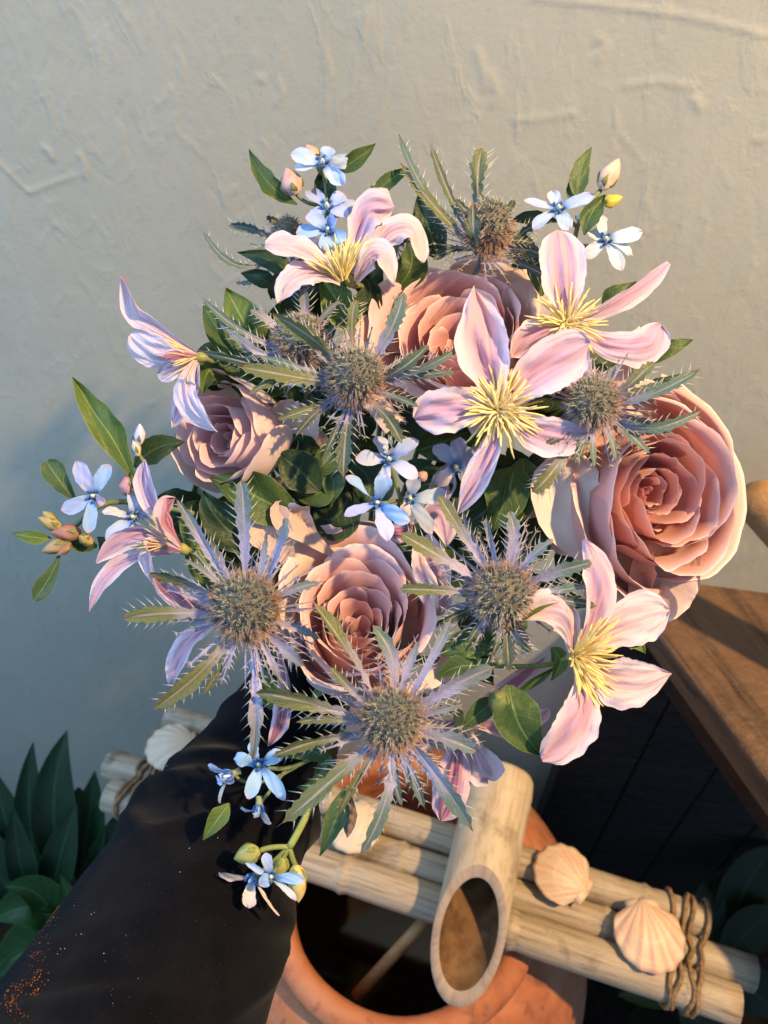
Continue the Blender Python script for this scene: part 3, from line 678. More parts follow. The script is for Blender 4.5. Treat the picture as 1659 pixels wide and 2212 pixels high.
# ------------------------------------------------------------------ the arm
AD = 0.42
def arm():
    ctr = [(60, 2640, zof(.36, AD)), (215, 2340, zof(.385, AD)), (385, 2005, zof(.405, AD)), (487, 1790, zof(.425, AD)), (580, 1618, zof(.445, AD)), (672, 1470, zof(.468, AD))]
    rad = [352, 306, 240, 184, 132, 108]
    t = empty('person', W([ctr[2]], AD)[0], 'arm in a black knit sleeve reaching in from below to hold the flowers', 'person')
    n, ns = 90, 72
    c, tg = curve(ctr, n); rr = np.interp(np.linspace(0, 1, n + 1), np.linspace(0, 1, 6), rad)
    V = []; UV = []; s = unit(np.cross(tg[0], (0, 0, -1.0))); q = np.random.default_rng(5)
    folds = [(q.uniform(.45, 1), q.uniform(0, 6.28), q.uniform(.6, 1.5), q.uniform(.012, .03), q.uniform(.02, .06), q.uniform(-.08, .08)) for _ in range(26)]
    folds += [(.60, 3.5, 1.2, .030, .10, .03), (.63, 3.6, 1.2, .022, -.07, .03), (.67, 3.4, 1.1, .02, .06, .02), (.40, 5.0, 1.5, .02, .030, .08), (.30, 4.9, 1.5, .02, .035, .08), (.50, 5.2, 1.2, .02, .03, -.06), (.22, 4.7, 1.5, .02, .03, .06), (.34, 5.6, 1.0, .016, .04, .16), (.44, 4.4, 1.1, .016, .035, -.10), (.27, 4.2, 1.0, .018, -.03, .10), (.37, 4.6, 1.3, .015, -.03, .10), (.55, 4.6, 1.2, .018, .04, .10), (.70, 4.5, 1.2, .018, .05, .06), (.76, 4.8, 1.2, .016, -.04, .06), (.17, 5.0, 1.4, .02, .04, .08)]
    for i in range(n + 1):
        v = i / n; s = unit(s - tg[i] * np.dot(s, tg[i])); b = np.cross(tg[i], s)
        for k in range(ns):
            a = 2 * math.pi * k / ns; h = 0
            for (fv, fa, fw, fs, fh, sk) in folds:
                da = (a - fa + math.pi) % (2 * math.pi) - math.pi
                h += 1.35 * fh * math.exp(-((v - fv - sk * da) / fs) ** 2 - (da / fw) ** 2)
            h += .012 * math.sin(a * 2 + v * 9) + .01 * math.sin(a * 3 - v * 14)
            V.append(c[i] + (s * math.cos(a) + b * math.sin(a)) * rr[i] * (1 + h)); UV.append((k / ns, v))
    Vw = W(V, AD)
    sl = mesh_obj('sleeve', Vw, grid_faces(n, ns, 0, True), M['sleeve'], t, UV, origin=W([ctr[2]], AD)[0])
    # cuff rim turned in
    # hand
    G = np.array([GX - 15, GY + 25, zof(GD, AD) + 40]); sx = unit(np.array([-.1, .45, .85])); f = np.array([.52, -.82, .15]); f = unit(f - sx * np.dot(f, sx)); qv = unit(np.cross(sx, f))
    if qv[2] > 0: qv = -qv
    def at(off, a, R): return G + sx * off + R * (math.cos(a) * qv + math.sin(a) * f)
    verts = []; edges = []; rads = []
    def add(p, r, prev=None):
        verts.append(p); rads.append(r); 
        if prev is not None: edges.append((prev, len(verts) - 1))
        return len(verts) - 1
    w0 = add(np.array(c[-8]), 70); w1 = add(np.array(c[-1]) * .6 + at(0, -.5, 120) * .4, 66, w0); pm = add(at(-5, -.25, 118), 62, w1)
    for kf, off in enumerate((-88, -32, 26, 80)):
        k0 = add(at(off * .8, .15, 118), 36, pm)
        lens = (1.0, 1.05, 1.0, .88)[kf]
        k1 = add(at(off, .95 * lens, 116), 31, k0); k2 = add(at(off, 1.75 * lens, 108), 28, k1); k3 = add(at(off, 2.45 * lens, 100), 25, k2)
        add(at(off, 2.85 * lens, 96), 20, k3)
    th = add(at(-70, -.75, 112), 38, pm); th2 = add(at(-105, -1.35, 108), 31, th); add(at(-115, -1.95, 104), 26, th2)
    me = bpy.data.meshes.new('hand'); vw = W(verts, AD); org = wpos(t)
    me.from_pydata((vw - org).tolist(), edges, []); me.materials.append(M['skin'])
    ho = bpy.data.objects.new('hand', me); COL.objects.link(ho); ho.parent = t
    sk = ho.modifiers.new('skin', 'SKIN'); sk.use_smooth_shade = True
    for i, sv in enumerate(me.skin_vertices[0].data):
        rm = rads[i] * AD / F; sv.radius = (rm, rm); sv.use_root = (i == 0)
    sb = ho.modifiers.new('sub', 'SUBSURF'); sb.levels = 2; sb.render_levels = 2
    # orange grains and lint caught on the sleeve
    Vn = np.array(V).reshape(n + 1, ns, 3); Vww = Vw.reshape(n + 1, ns, 3)
    for nm, spots, num, sz, mat, lab in (('orange_dust', [(100, 1988, 5), (108, 1978, 4), (62, 2062, 4), (80, 2035, 8), (70, 2072, 7), (95, 2000, 6), (12, 2160, 7), (26, 2138, 6), (20, 2150, 6), (58, 2125, 5), (70, 2118, 3), (3, 2175, 5), (62, 2148, 2), (30, 2195, 12), (110, 1975, 4)], 36, 1.35, 'dust', 'orange brown grains of dust caught on the edge of the black sleeve'),
                                     ('white_lint', [(155, 2032, 1), (130, 2056, 1), (220, 2150, 3), (215, 2012, 30), (300, 1870, 60), (330, 2080, 90), (330, 1700, 60), (430, 1900, 60)], 5, 1.1, 'lint', 'tiny white flecks of lint scattered over the black sleeve')):
        VV = []; FF = []
        for (sx_, sy_, sp) in spots:
            for _ in range(num):
                px, py = sx_ + q.normal() * sp, sy_ + q.normal() * sp
                dd = (Vn[..., 0] - px) ** 2 + (Vn[..., 1] - py) ** 2; dd[Vn[..., 2] > c[:, None, 2]] = 1e9
                ii = np.unravel_index(np.argmin(dd), dd.shape)
                if dd[ii] > 160: continue
                i0, k0 = ii; i1 = min(i0 + 1, n); k1 = (k0 + 1) % ns
                uu, tt = q.random(2) ; bp = Vww[i0, k0] * (1 - uu) * (1 - tt) + Vww[i1, k0] * uu * (1 - tt) + Vww[i0, k1] * (1 - uu) * tt + Vww[i1, k1] * uu * tt
                nrm = unit(np.cross(Vww[i1, k0] - Vww[i0, k0], Vww[i0, k1] - Vww[i0, k0])); 
                if np.dot(nrm, CL - bp) < 0: nrm = -nrm
                S = sz * AD / F * q.uniform(.5, 1.5); o0 = len(VV)
                for _k in range(4): VV.append(bp + nrm * S * .3 + unit(q.normal(size=3)) * S)
                FF += [(o0, o0 + 1, o0 + 2), (o0, o0 + 2, o0 + 3), (o0, o0 + 3, o0 + 1), (o0 + 1, o0 + 3, o0 + 2)]
        o = mesh_obj(nm, VV, FF, M[mat], None, smooth=False); o['kind'] = 'stuff'; o['label'] = lab; o['category'] = 'dust' if mat == 'dust' else 'lint'
arm()

# ------------------------------------------------------------------ roses
def rose(label, cx, cy, R, axis, D, seed, n=30, spin=0.0, outer=(.62, .50, .36), elong=1.0, fill=1.0, deep=1.0, core=(.62, .30, .30), rimc=(.72, .44, .44), flat=1.0, bowl=0.0, fk=1.0):
    q = np.random.default_rng(seed); a = unit(np.array(axis, float))
    e1 = unit(np.cross(a, (0, 1.0, 0.1))); e2 = np.cross(a, e1); C0 = np.array([cx, cy, 0.0]) - a * R * .45
    t = empty('rose', W([C0 - a * R * .4], D)[0], label, 'rose', 'dusty pink roses of the bouquet')
    nu, nv = 20, 16
    us = np.linspace(-1, 1, nu + 1); vs = np.linspace(0, 1, nv + 1); U, V = np.meshgrid(us, vs)
    for i in range(n):
        tt = i / (n - 1)
        phi = spin + i * 2.399963 + q.normal() * .30
        ri = R * (.05 + .80 * tt ** 1.02) * (1 + q.normal() * .03)
        zi = R * (.40 - bowl + (.26 + bowl) * math.sin(math.pi / 2 * min(tt / (.6 + .2 * (bowl > .1)), 1)) - flat * .72 * max(0, tt - .6) ** 1.3 + q.normal() * .035) * deep
        z0 = -.38 * R; rb = .10 * R + .10 * R * tt
        hw = q.uniform(.85, 1.12) * np.interp(tt, [0, .12, .3, .6, 1], [2.3, 1.9, 1.55, 1.25, .98])
        flare = (.012 + .03 * min(tt / .5, 1) + .26 * max(0, tt - .45) ** 1.2) * q.uniform(.55, 1.5) * fk; roll = (.008 + .03 * tt + .24 * max(0, tt - .55)) * q.uniform(.4, 1.7) * fk; lean = q.normal() * .028; asym = q.uniform(-.9, .9); fold = max(0, q.normal() * .05)
        k = np.clip(V / .7, 0, 1); Q = np.clip((V - .72) / .28, 0, 1)
        rr = rb + (ri - rb) * (1 - (1 - k) ** 2.1)
        rr = rr + flare * R * Q ** 2 * (1 + asym * U) + lean * R * V ** 2 * (1 - .6 * np.abs(U)) + fold * R * np.exp(-(U / .30) ** 2) * V ** 3
        zz = z0 + (zi - z0) * V ** .92 - roll * R * Q ** 3 * (1 + asym * U)
        zz = zz - R * (.06 + .20 * tt * tt) * np.abs(U) ** 3.5 * V + R * .014 * tt * np.exp(-(U / .18) ** 2) * Q
        th = phi + U * hw * (.50 + .50 * np.clip(V / .6, 0, 1)) * (1 - .10 * Q ** 2)
        sp = np.interp(tt, [0, .3, 1], [.30, .15, .09])
        rr = rr * (1 + sp * U) * (1 - .05 * np.abs(U) ** 2 * Q) + R * .018 * np.sin(U * 3.1 + q.uniform(0, 6.28)) * V + R * .010 * np.sin(U * 8 + q.uniform(0, 6.28)) * Q ** 2 + R * .007 * np.sin(U * 17 + q.uniform(0, 6.28)) * Q ** 2
        zz = zz + R * .014 * np.sin(U * 5.3 + q.uniform(0, 6.28)) * V ** 2
        P = C0 + (rr * np.cos(th))[..., None] * e1 * elong + (rr * np.sin(th))[..., None] * e2 + zz[..., None] * a
        cc = np.array(core) * (1 - min(tt * 1.25, 1)) + np.array(rimc) * min(tt * 1.25, 1)
        if tt > .86: cc = cc * .45 + np.array(outer) * .55
        cc = cc * q.uniform(.93, 1.07)
        P = P + (R * .012 * np.sin(U * 4 + V * 5 + q.uniform(0, 6.28)) * np.sin(V * 3 + q.uniform(0, 6.28)))[..., None] * unit(np.cos(phi) * e1 + np.sin(phi) * e2)
        po = mesh_obj('petal', W(P, D), grid_faces(nv, nu), M['rose'], t, np.stack([U * .5 + .5, V], -1).reshape(-1, 2), cc)

    # sepals and hip
    b = C0 - a * R * .40
    for k in range(5):
        th = k * 1.2566; dr = math.cos(th) * e1 + math.sin(th) * e2
        blade('sepal', t, D, [b, b + dr * R * .25 + a * R * .02, b + dr * R * .5 - a * R * .12], R * .2, 'lance', M['leaf'], (.10, .17, .06), nrm=tuple(a), nu=4, nv=8)
    tube('hip', t, D, [b + a * R * .08, b - a * R * .05, b - a * R * .18], [R * .10, R * .13, R * .05], M['stem'], (.12, .18, .06), 6, 10)
    bb = b - a * R * .15
    stem(t, D, bb[0], bb[1], bb[2], 9, (.13, .19, .07))
    return t
R1 = rose('large dusty pink rose at the top, behind the two yellow-centred clematis', 985, 716, 240, (-.06, -.50, -.86), .390, 21, 19, .4, bowl=.2, flat=.8, outer=(.60, .46, .30))
R2 = rose('largest coral pink rose, fully open at the edge over the wooden bench', 1432, 1068, 272, (.53, .04, -.85), .375, 5, 24, 1.9, bowl=.12, fk=.6, elong=.88, outer=(.60, .34, .27), core=(.58, .23, .20), rimc=(.64, .32, .29))
R3 = rose('dusty pink rose with tightly layered petals between the two lowest thistles', 780, 1322, 246, (.06, -.55, -.83), .368, 12, 24, 2.6, elong=.84, bowl=.32, flat=.6, outer=(.66, .55, .42))
R4 = rose('smallest mauve rose, half closed and turned towards the wall', 500, 945, 158, (-.68, -.08, -.73), .388, 33, 17, .9, bowl=.1, fk=.35, outer=(.55, .46, .34), core=(.66, .36, .38), rimc=(.78, .54, .55), deep=1.25, flat=.3)
# loose beige guard petals
for rs, D, ctrl, w, nr in ((R4, .390, [(650, 1030, 40), (632, 950, -6), (640, 868, 6)], 120, (.15, 0, -1)), (R4, .390, [(560, 1040, 60), (640, 1020, 20), (680, 920, 20)], 110, (.5, .4, -.8)),
                           (R1, .400, [(1080, 740, 70), (1130, 680, 20), (1165, 610, 20)], 120, (-.2, -.2, -1)), (R1, .400, [(880, 760, 80), (820, 700, 30), (800, 630, 20)], 130, (.2, -.2, -1)),
                           (R2, .375, [(1330, 1180, 110), (1215, 1150, 60), (1160, 1060, 90)], 120, (-.6, .2, -.8)), (R2, .375, [(1340, 1240, 70), (1245, 1130, 0), (1238, 975, 14)], 165, (-.3, 0, -1)), 
                           (R2, .375, [(1400, 1240, 120), (1410, 1290, 60), (1440, 1345, 60)], 100, (0, .3, -1)), (R2, .375, [(1400, 1130, 110), (1345, 1215, 62), (1390, 1300, 60)], 190, (-.2, .2, -1)), (R2, .375, [(1440, 1130, 120), (1430, 1230, 80), (1500, 1290, 80)], 190, (.1, .2, -1)), (R2, .375, [(1420, 900, 120), (1360, 850, 60), (1320, 815, 60)], 110, (0, -.2, -1)),
                           (R3, .365, [(640, 1230, 100), (590, 1160, 50), (560, 1100, 60)], 110, (0, -.2, -1)), (R3, .365, [(720, 1200, 100), (640, 1130, 50), (625, 1085, 40)], 90, (0, -.2, -1))):
    blade('petal', rs, D, ctrl, w, 'obov', M['rose'], (.76, .66, .58) if (rs is R2 and ctrl[0][0] < 1350) else ((.58, .42, .36) if rs is R3 else (.62, .44, .37)), nrm=nr, cup=.4, ruffle=.06, rag=.05, nv=14, nu=10, seed=int(w + ctrl[0][0]))

# ------------------------------------------------------------------ clematis
def stamen_mesh(i):
    q = np.random.default_rng(100 + i); n, ns = 7, 5; V = []
    bend = q.uniform(-.12, .22); hook = q.uniform(0, .14)
    for k in range(n + 1):
        v = k / n; r = .033 * (1 - .20 * v) * (1.0 if v < .55 else 1.30) * (1 if k < n else .35)
        cx = bend * math.sin(v * 1.57) ** 2 + hook * v ** 5; cy = .05 * math.sin(v * 4 + i)
        for s in range(ns):
            a = 2 * math.pi * s / ns; V.append((cx + r * math.cos(a), cy + r * math.sin(a), v))
    me = bpy.data.meshes.new('stamen'); me.from_pydata(V, [], grid_faces(n, ns, 0, True) + [tuple(range(n * ns, n * ns + ns))])
    me.materials.append(M['stamen']); me.polygons.foreach_set('use_smooth', [True] * len(me.polygons)); return me
STAMENS = [stamen_mesh(i) for i in range(6)]
def stamens(t, D, c, axis, length, count, spread, seed, thick=1.0, tint=(1.0, .87, .52)):
    q = np.random.default_rng(seed); a = unit(np.array(axis, float)); e1 = unit(np.cross(a, (0.1, 1, 0.2))); e2 = np.cross(a, e1); sc = D / F
    org = W([c], D)[0]
    ca = CR @ np.array([a[0], -a[1], -a[2]]); c1 = CR @ np.array([e1[0], -e1[1], -e1[2]]); c2 = np.cross(ca, c1)
    for k in range(count):
        f = math.sqrt((k + .5) / count); ph = k * 2.399963 + q.normal() * .15
        th = spread * f ** .8 * q.uniform(.86, 1.08)
        d = ca * math.cos(th) + (c1 * math.cos(ph) + c2 * math.sin(ph)) * math.sin(th)
        rad = (c1 * math.cos(ph) + c2 * math.sin(ph))
        x = unit(rad * 1.0 - d * np.dot(rad, d)) if f > .02 else c1
        x = -x if q.random() < .25 else x
        y = np.cross(d, x)
        ln = length * sc * (.55 + .45 * f) * q.uniform(.85, 1.12)
        wk = length * sc * thick * .78
        o = bpy.data.objects.new('stamen', STAMENS[k % 6]); COL.objects.link(o); o.parent = t
        p = org + rad * (.10 * length * sc * f) - wpos(t)
        Mx = Matrix(((x[0] * wk, y[0] * wk, d[0] * ln, p[0]), (x[1] * wk, y[1] * wk, d[1] * ln, p[1]), (x[2] * wk, y[2] * wk, d[2] * ln, p[2]), (0, 0, 0, 1)))
        o.matrix_local = Mx
        g = q.uniform(.88, 1.06); o.color = (min(tint[0] * g, 1), tint[1] * g, tint[2] * g * (1.15 - .45 * f if f > .5 else 1.0), 1)
LIL = (.62, .45, .63); PNK = (.70, .46, .56); PALE = (.76, .61, .66)
def clematis(label, c, D, axis, petals, st=None, seed=0, stemz=40, mid=None):
    t = empty('clematis_flower', W([c], D)[0], label, 'clematis', 'pale pink clematis flowers of the bouquet')
    for k, p in enumerate(petals):
        ctrl, w, col = p[0], p[1], p[2]; kw = dict(cup=.28, ruffle=.06, wave=2.2, pleat=.085, nu=20, nv=34, rag=.07, seed=seed * 17 + k, nrm=(0, 0, -1)); 
        if len(p) > 3: kw.update(p[3])
        shape = kw.pop('shape', 'clem'); kw['pleat'] = max(kw['pleat'], .085)
        blade('petal', t, D, ctrl, w * .92, shape, M['clem'], col, **kw)
    if st: stamens(t, D, st.get('c', c), st.get('axis', axis), st['len'], st['n'], st.get('spread', 1.35), seed + 50, st.get('thick', 1.0), st.get('tint', (1.0, .87, .52)))
    a = unit(np.array(axis, float)); b = np.array(c, float) - a * 6
    tube('receptacle', t, D, [b + a * 14, b, b - a * 18], [7, 13, 8], M['stem'], (.34, .34, .10), 5, 10)
    stem(t, D, *(b - a * 10), 6, (.22, .26, .08), mid=mid)
    return t
clematis('biggest lilac-pink clematis facing the viewer, yellow stamens spread wide over the central gap', (1078, 885, 0), .352, (0, -.12, -1), [
    ([(1075, 870, 6), (1048, 760, -22), (1026, 622, -4)], 128, PNK, dict(cup=.20, pleat=.07)),
    ([(1090, 872, 6), (1178, 795, -24), (1275, 742, -6)], 128, LIL, dict(cup=.12, shape='blunt', pleat=.06)),
    ([(1095, 895, 6), (1178, 940, -20), (1282, 940, 4)], 102, LIL, dict(cup=.18)),
    ([(1078, 900, 6), (1050, 1000, -14), (990, 1110, 22)], 72, PNK, dict(cup=.35, nrm=(-.5, 0, -1))),
    ([(1062, 888, 6), (985, 882, -20), (896, 905, 2)], 108, LIL, dict(cup=.15, shape='blunt', ruffle=.07)),
    ], dict(len=94, n=95, spread=1.40, thick=.95), 1, 40)
clematis('lilac-pink clematis at the upper edge with one narrow folded petal pointing up beside the wall', (1222, 700, 0), .378, (.1, -.2, -1), [
    ([(1220, 690, 6), (1218, 600, -16), (1206, 498, 8)], 112, PNK, dict(cup=.30, shape='blunt', ruffle=.06)),
    ([(1235, 695, 6), (1330, 650, -10), (1445, 568, 4)], 58, LIL, dict(cup=.75, nrm=(.35, .5, -.8))),
    ([(1235, 708, 6), (1325, 748, -12), (1400, 745, -6), (1428, 700, 4)], 92, LIL, dict(cup=.12, shape='blunt')),
    ([(1210, 705, 6), (1160, 725, 0), (1105, 770, 14)], 88, PNK, {}),
    ([(1222, 712, 8), (1240, 780, 10), (1260, 850, 20)], 80, LIL, {}),
    ], dict(len=84, n=80, spread=1.38, thick=.95), 2)
clematis('cream-pink clematis seen side-on below the topmost blue star flowers', (752, 600, 10), .380, (-.30, -.72, -.62), [
    ([(735, 600, -4), (655, 545, -34), (573, 528, -20)], 92, PALE, dict(nrm=(-.1, -.8, -.6), cup=.25, shape='blunt')),
    ([(735, 610, -10), (655, 592, -60), (602, 655, -74)], 80, PALE, dict(nrm=(-.3, -.5, -.8), nrm2=(-.6, .1, -.8), cup=.2)),
    ([(755, 590, 10), (778, 505, 6), (800, 455, 4), (850, 445, 20)], 92, LIL, dict(nrm=(-.4, .3, -.9), cup=.2, shape='blunt')),
    ([(770, 595, 8), (840, 505, -10), (890, 500, -12), (912, 568, -6)], 82, PALE, dict(nrm=(.3, -.6, -.7), nrm2=(.8, -.2, -.6), cup=.18, shape='blunt')),
    ([(768, 610, -6), (800, 555, -46), (828, 555, -62), (850, 620, -60)], 76, PALE, dict(nrm=(.1, -.7, -.7), nrm2=(.6, -.1, -.8), cup=.2)),
    ([(745, 600, 14), (700, 560, 30), (650, 515, 40)], 70, LIL, dict(nrm=(0, -.5, -.8))),
    ], dict(len=100, n=72, spread=.85, axis=(-.35, -.85, -.40), c=(738, 606, -4), thick=.8), 3, mid=(790, 700, 150))
clematis('white-edged clematis in profile with one long petal curving up against the wall', (425, 772, 0), .375, (-1, 0, -.25), [
    ([(422, 760, 0), (330, 700, -10), (290, 670, -6), (263, 597, 0)], 52, PALE, dict(nrm=(-.4, .5, -.75), cup=.5)),
    ([(420, 770, 4), (350, 765, 8), (282, 722, 10)], 84, (.74, .70, .84), dict(nrm=(-.3, .0, -.9), cup=.2, nrm2=(-.1, .7, -.7), shape='blunt')),
    ([(424, 768, -12), (390, 768, -34), (348, 772, -40)], 42, PNK, dict(nrm=(.2, -.1, 1), cup=.4)),
    ([(424, 780, 0), (410, 840, -8), (372, 925, 2)], 66, PNK, dict(nrm=(-.5, .1, -.8), cup=.4)),
    ([(424, 780, -8), (404, 858, -30), (470, 932, -42)], 66, (.76, .70, .82), dict(nrm=(-.3, .3, -.9), cup=.25)),
    ([(420, 778, 0), (370, 800, -6), (340, 808, 4)], 50, PALE, {}),
    ], dict(len=80, n=34, spread=.75, axis=(-1, .25, -.3), thick=.65, tint=(.85, .74, .50)), 4, mid=(520, 850, 120))
clematis('purple-backed clematis turned sideways beside the leftmost blue star flowers', (388, 1182, 0), .362, (-.85, -.45, -.3), [
    ([(378, 1160, 10), (325, 1075, 12), (313, 992, 10)], 58, LIL, dict(nrm=(-.5, .1, -.8), cup=.5)),
    ([(392, 1178, -10), (362, 1118, -20), (378, 1075, -14)], 74, LIL, dict(nrm=(-.9, .1, .35), cup=.5)),
    ([(372, 1170, 0), (285, 1155, -4), (208, 1216, 0)], 60, LIL, dict(nrm=(0, .5, -.8), cup=.45)),
    ([(370, 1195, 6), (255, 1225, 0), (193, 1322, 6)], 48, PNK, dict(nrm=(-.3, -.5, -.8), cup=.35)),
    ([(390, 1192, -14), (335, 1178, -30), (318, 1200, -34), (330, 1262, -36)], 52, PNK, dict(nrm=(.2, -.3, .9), nrm2=(-.5, .2, -.8), cup=.3)),
    ], dict(len=88, n=30, spread=.6, axis=(-.85, -.30, -.4), thick=.6, c=(372, 1172, -6), tint=(.85, .70, .45)), 5, mid=(480, 1200, 130))
clematis('pink clematis nearest the bench with a bright yellow tuft and petals bent back', (1243, 1420, 0), .352, (.75, .05, -.65), [
    ([(1240, 1405, 0), (1292, 1290, -26), (1262, 1165, -30)], 92, LIL, dict(nrm=(.5, .2, -.8), cup=.35)),
    ([(1236, 1412, -6), (1205, 1325, -40), (1112, 1342, -50)], 100, PALE, dict(nrm=(.2, -.5, -.8), nrm2=(-.2, -.6, -.8), cup=.25)),
    ([(1248, 1412, 4), (1340, 1350, 6), (1446, 1318, 28)], 118, PALE, dict(nrm=(.2, -.1, -1), cup=.15, shape='blunt', ruffle=.06)),
    ([(1250, 1425, 4), (1335, 1472, 2), (1450, 1455, 18)], 118, PALE, dict(nrm=(.2, .1, -1), cup=.22)),
    ([(1242, 1430, 0), (1252, 1540, -34), (1170, 1640, -30)], 112, PNK, dict(nrm=(.5, -.1, -.8), cup=.3, shape='blunt')),
    ], dict(len=110, n=95, spread=1.0, axis=(.72, .05, -.70), thick=.8, c=(1240, 1418, -6), tint=(1.0, .84, .44)), 6, mid=(1130, 1440, 120))
clematis('magenta-striped clematis hanging upside down below the lowest thistle', (990, 1560, 0), .378, (-.1, .8, .2), [
    ([(990, 1565, 0), (978, 1680, -20), (952, 1772, -10)], 88, LIL, dict(nrm=(.1, .2, 1), cup=.3, shape='blunt')),
    ([(1000, 1560, 10), (1090, 1575, -6), (1172, 1608, 10)], 66, PNK, dict(nrm=(0, -.4, -1), cup=.3)),
    ([(1000, 1570, 10), (1035, 1640, -6), (1060, 1690, 0)], 92, PALE, dict(nrm=(.2, .4, -1), cup=.1, shape='obov')),
    ([(985, 1560, 0), (920, 1590, 0), (880, 1640, 20)], 60, LIL, dict(nrm=(0, 0, 1))),
    ([(995, 1556, 20), (1130, 1560, 20), (1185, 1530, 30)], 44, PNK, dict(nrm=(0, -.4, -1))),
    ([(1000, 1560, 10), (1080, 1500, 20), (1178, 1420, 30)], 46, PNK, dict(nrm=(0, 0, 1))),
    ], dict(len=60, n=20, spread=.8, axis=(.5, .8, -.1), thick=.8), 7)
clematis('clematis tucked behind the lavender thistle, only its drooping lilac petals showing', (480, 1335, 60), .362, (-.7, .6, -.2), [
    ([(490, 1340, 60), (410, 1390, 20), (368, 1485, 24)], 66, PNK, dict(nrm=(-.6, -.2, -.7), cup=.4)),
    ([(470, 1320, 60), (385, 1295, 30), (330, 1232, 30)], 52, LIL, dict(nrm=(.1, -.2, 1), cup=.4)),
    ([(600, 1400, 80), (610, 1520, 50), (580, 1612, 60)], 46, LIL, dict(nrm=(.2, 0, 1), cup=.5)),
    ], None, 8)
clematis('shaded purple clematis hidden behind the central blue star flowers', (905, 1130, 70), .375, (.2, -.2, -.9), [
    ([(905, 1130, 70), (950, 1110, 40), (965, 1180, 30)], 80, LIL, {}), ([(900, 1130, 70), (860, 1150, 50), (830, 1130, 60)], 60, (.45, .25, .40), dict(nrm=(0, 0, 1))),
    ([(905, 1140, 70), (930, 1220, 40), (950, 1330, 30)], 90, PNK, dict(shape='blunt')), ([(910, 1120, 70), (950, 1060, 50), (970, 1000, 60)], 60, LIL, {}),
    ], None, 9)

# ------------------------------------------------------------------ thistles (sea holly)
def floret_cone(t, D, c, a, rx, h, seed, warm=0.5, count=360):
    """spiny flower head: an egg of small tubular florets with bristling bracteoles"""
    q = np.random.default_rng(seed); a = unit(np.array(a, float)); e1 = unit(np.cross(a, (0.15, 1, .1))); e2 = np.cross(a, e1)
    V = []; Fc = []; K = []
    c = np.array(c, float)
    # core
    n1, n2 = 12, 18
    for i in range(n1 + 1):
        th = math.pi * i / n1
        for k in range(n2):
            ph = 2 * math.pi * k / n2
            V.append(c + a * math.cos(th) * h * .86 + (e1 * math.cos(ph) + e2 * math.sin(ph)) * math.sin(th) * rx * .84); K.append((.12, .11, .09))
    Fc += grid_faces(n1, n2, 0, True)
    for k in range(count):
        z = 1 - 1.72 * (k + .5) / count; th = math.acos(max(-1, z)); ph = k * 2.399963
        rd = e1 * math.cos(ph) + e2 * math.sin(ph)
        ph += q.normal() * .10; th = max(0, th + q.normal() * .07); rd = e1 * math.cos(ph) + e2 * math.sin(ph); j_ = q.uniform(.80, .88)
        p = c + a * math.cos(th) * h * j_ + rd * math.sin(th) * rx * j_
        nn = unit(a * math.cos(th) / h + rd * math.sin(th) / rx); nn = unit(nn + q.normal(size=3) * .16)
        f = k / count
        s1 = unit(np.cross(nn, (.3, .5, .8))); s2 = np.cross(nn, s1)
        ln = rx * q.uniform(.13, .30); rw = rx * .030 * q.uniform(.7, 1.2)
        if f < .30: base = np.array((.20, .21, .16)); tip = np.array((.58, .56, .47))
        else: base = np.array((.24, .18, .18)); tip = np.array((.38, .34, .44)) if q.random() > warm else np.array((.50, .29, .11))
        tip = tip * q.uniform(.75, 1.2)
        # tubular floret: a 5-sided tube ending in pointed lobes
        o = len(V); tw = q.uniform(0, 6.28)
        for lv, (hh, ww) in enumerate(((0, .9), (.6, 1.15))):
            for s in range(5):
                an = 1.2566 * s + tw
                V.append(p + nn * ln * hh + (s1 * math.cos(an) + s2 * math.sin(an)) * rw * ww); K.append(tuple(base * (1 - hh * .7) + tip * hh * .5))
        for s in range(5):
            an = 1.2566 * (s + .5) + tw
            V.append(p + nn * ln * q.uniform(.85, 1.15) + (s1 * math.cos(an) + s2 * math.sin(an)) * rw * q.uniform(1.6, 2.6)); K.append(tuple(tip))
        Fc += grid_faces(1, 5, o, True); Fc += [(o + 5 + s, o + 5 + (s + 1) % 5, o + 10 + s) for s in range(5)]
        # stamens sticking out of the cup and bristles around it
        for b in range(2 if f < .35 else 4):
            d = unit(nn + q.normal(size=3) * .30); l2 = rx * q.uniform(.22, .46) * (1.0 if f < .6 else 1.3); r2 = rx * .0125; o = len(V)
            p2 = p + q.normal(size=3) * rw * .8
            t1 = unit(np.cross(d, (.5, .3, .7))); t2 = np.cross(d, t1)
            for s in range(3): V.append(p2 + (t1 * math.cos(2.094 * s) + t2 * math.sin(2.094 * s)) * r2); K.append(tuple(base * 1.1))
            V.append(p2 + d * l2); tc = (.50, .47, .36) if f < .40 else ((.40, .36, .60) if q.random() > warm else (.56, .34, .13)); K.append(tc)
            Fc += [(o, o + 1, o + 3), (o + 1, o + 2, o + 3), (o + 2, o, o + 3)]
    ob = mesh_obj('flower_head', W(V, D), Fc, M['floret'], t, vcol=np.array(K), origin=W([c], D)[0]); ob['kind'] = 'stuff'
    for p in ob.data.polygons: p.use_smooth = False
    return ob
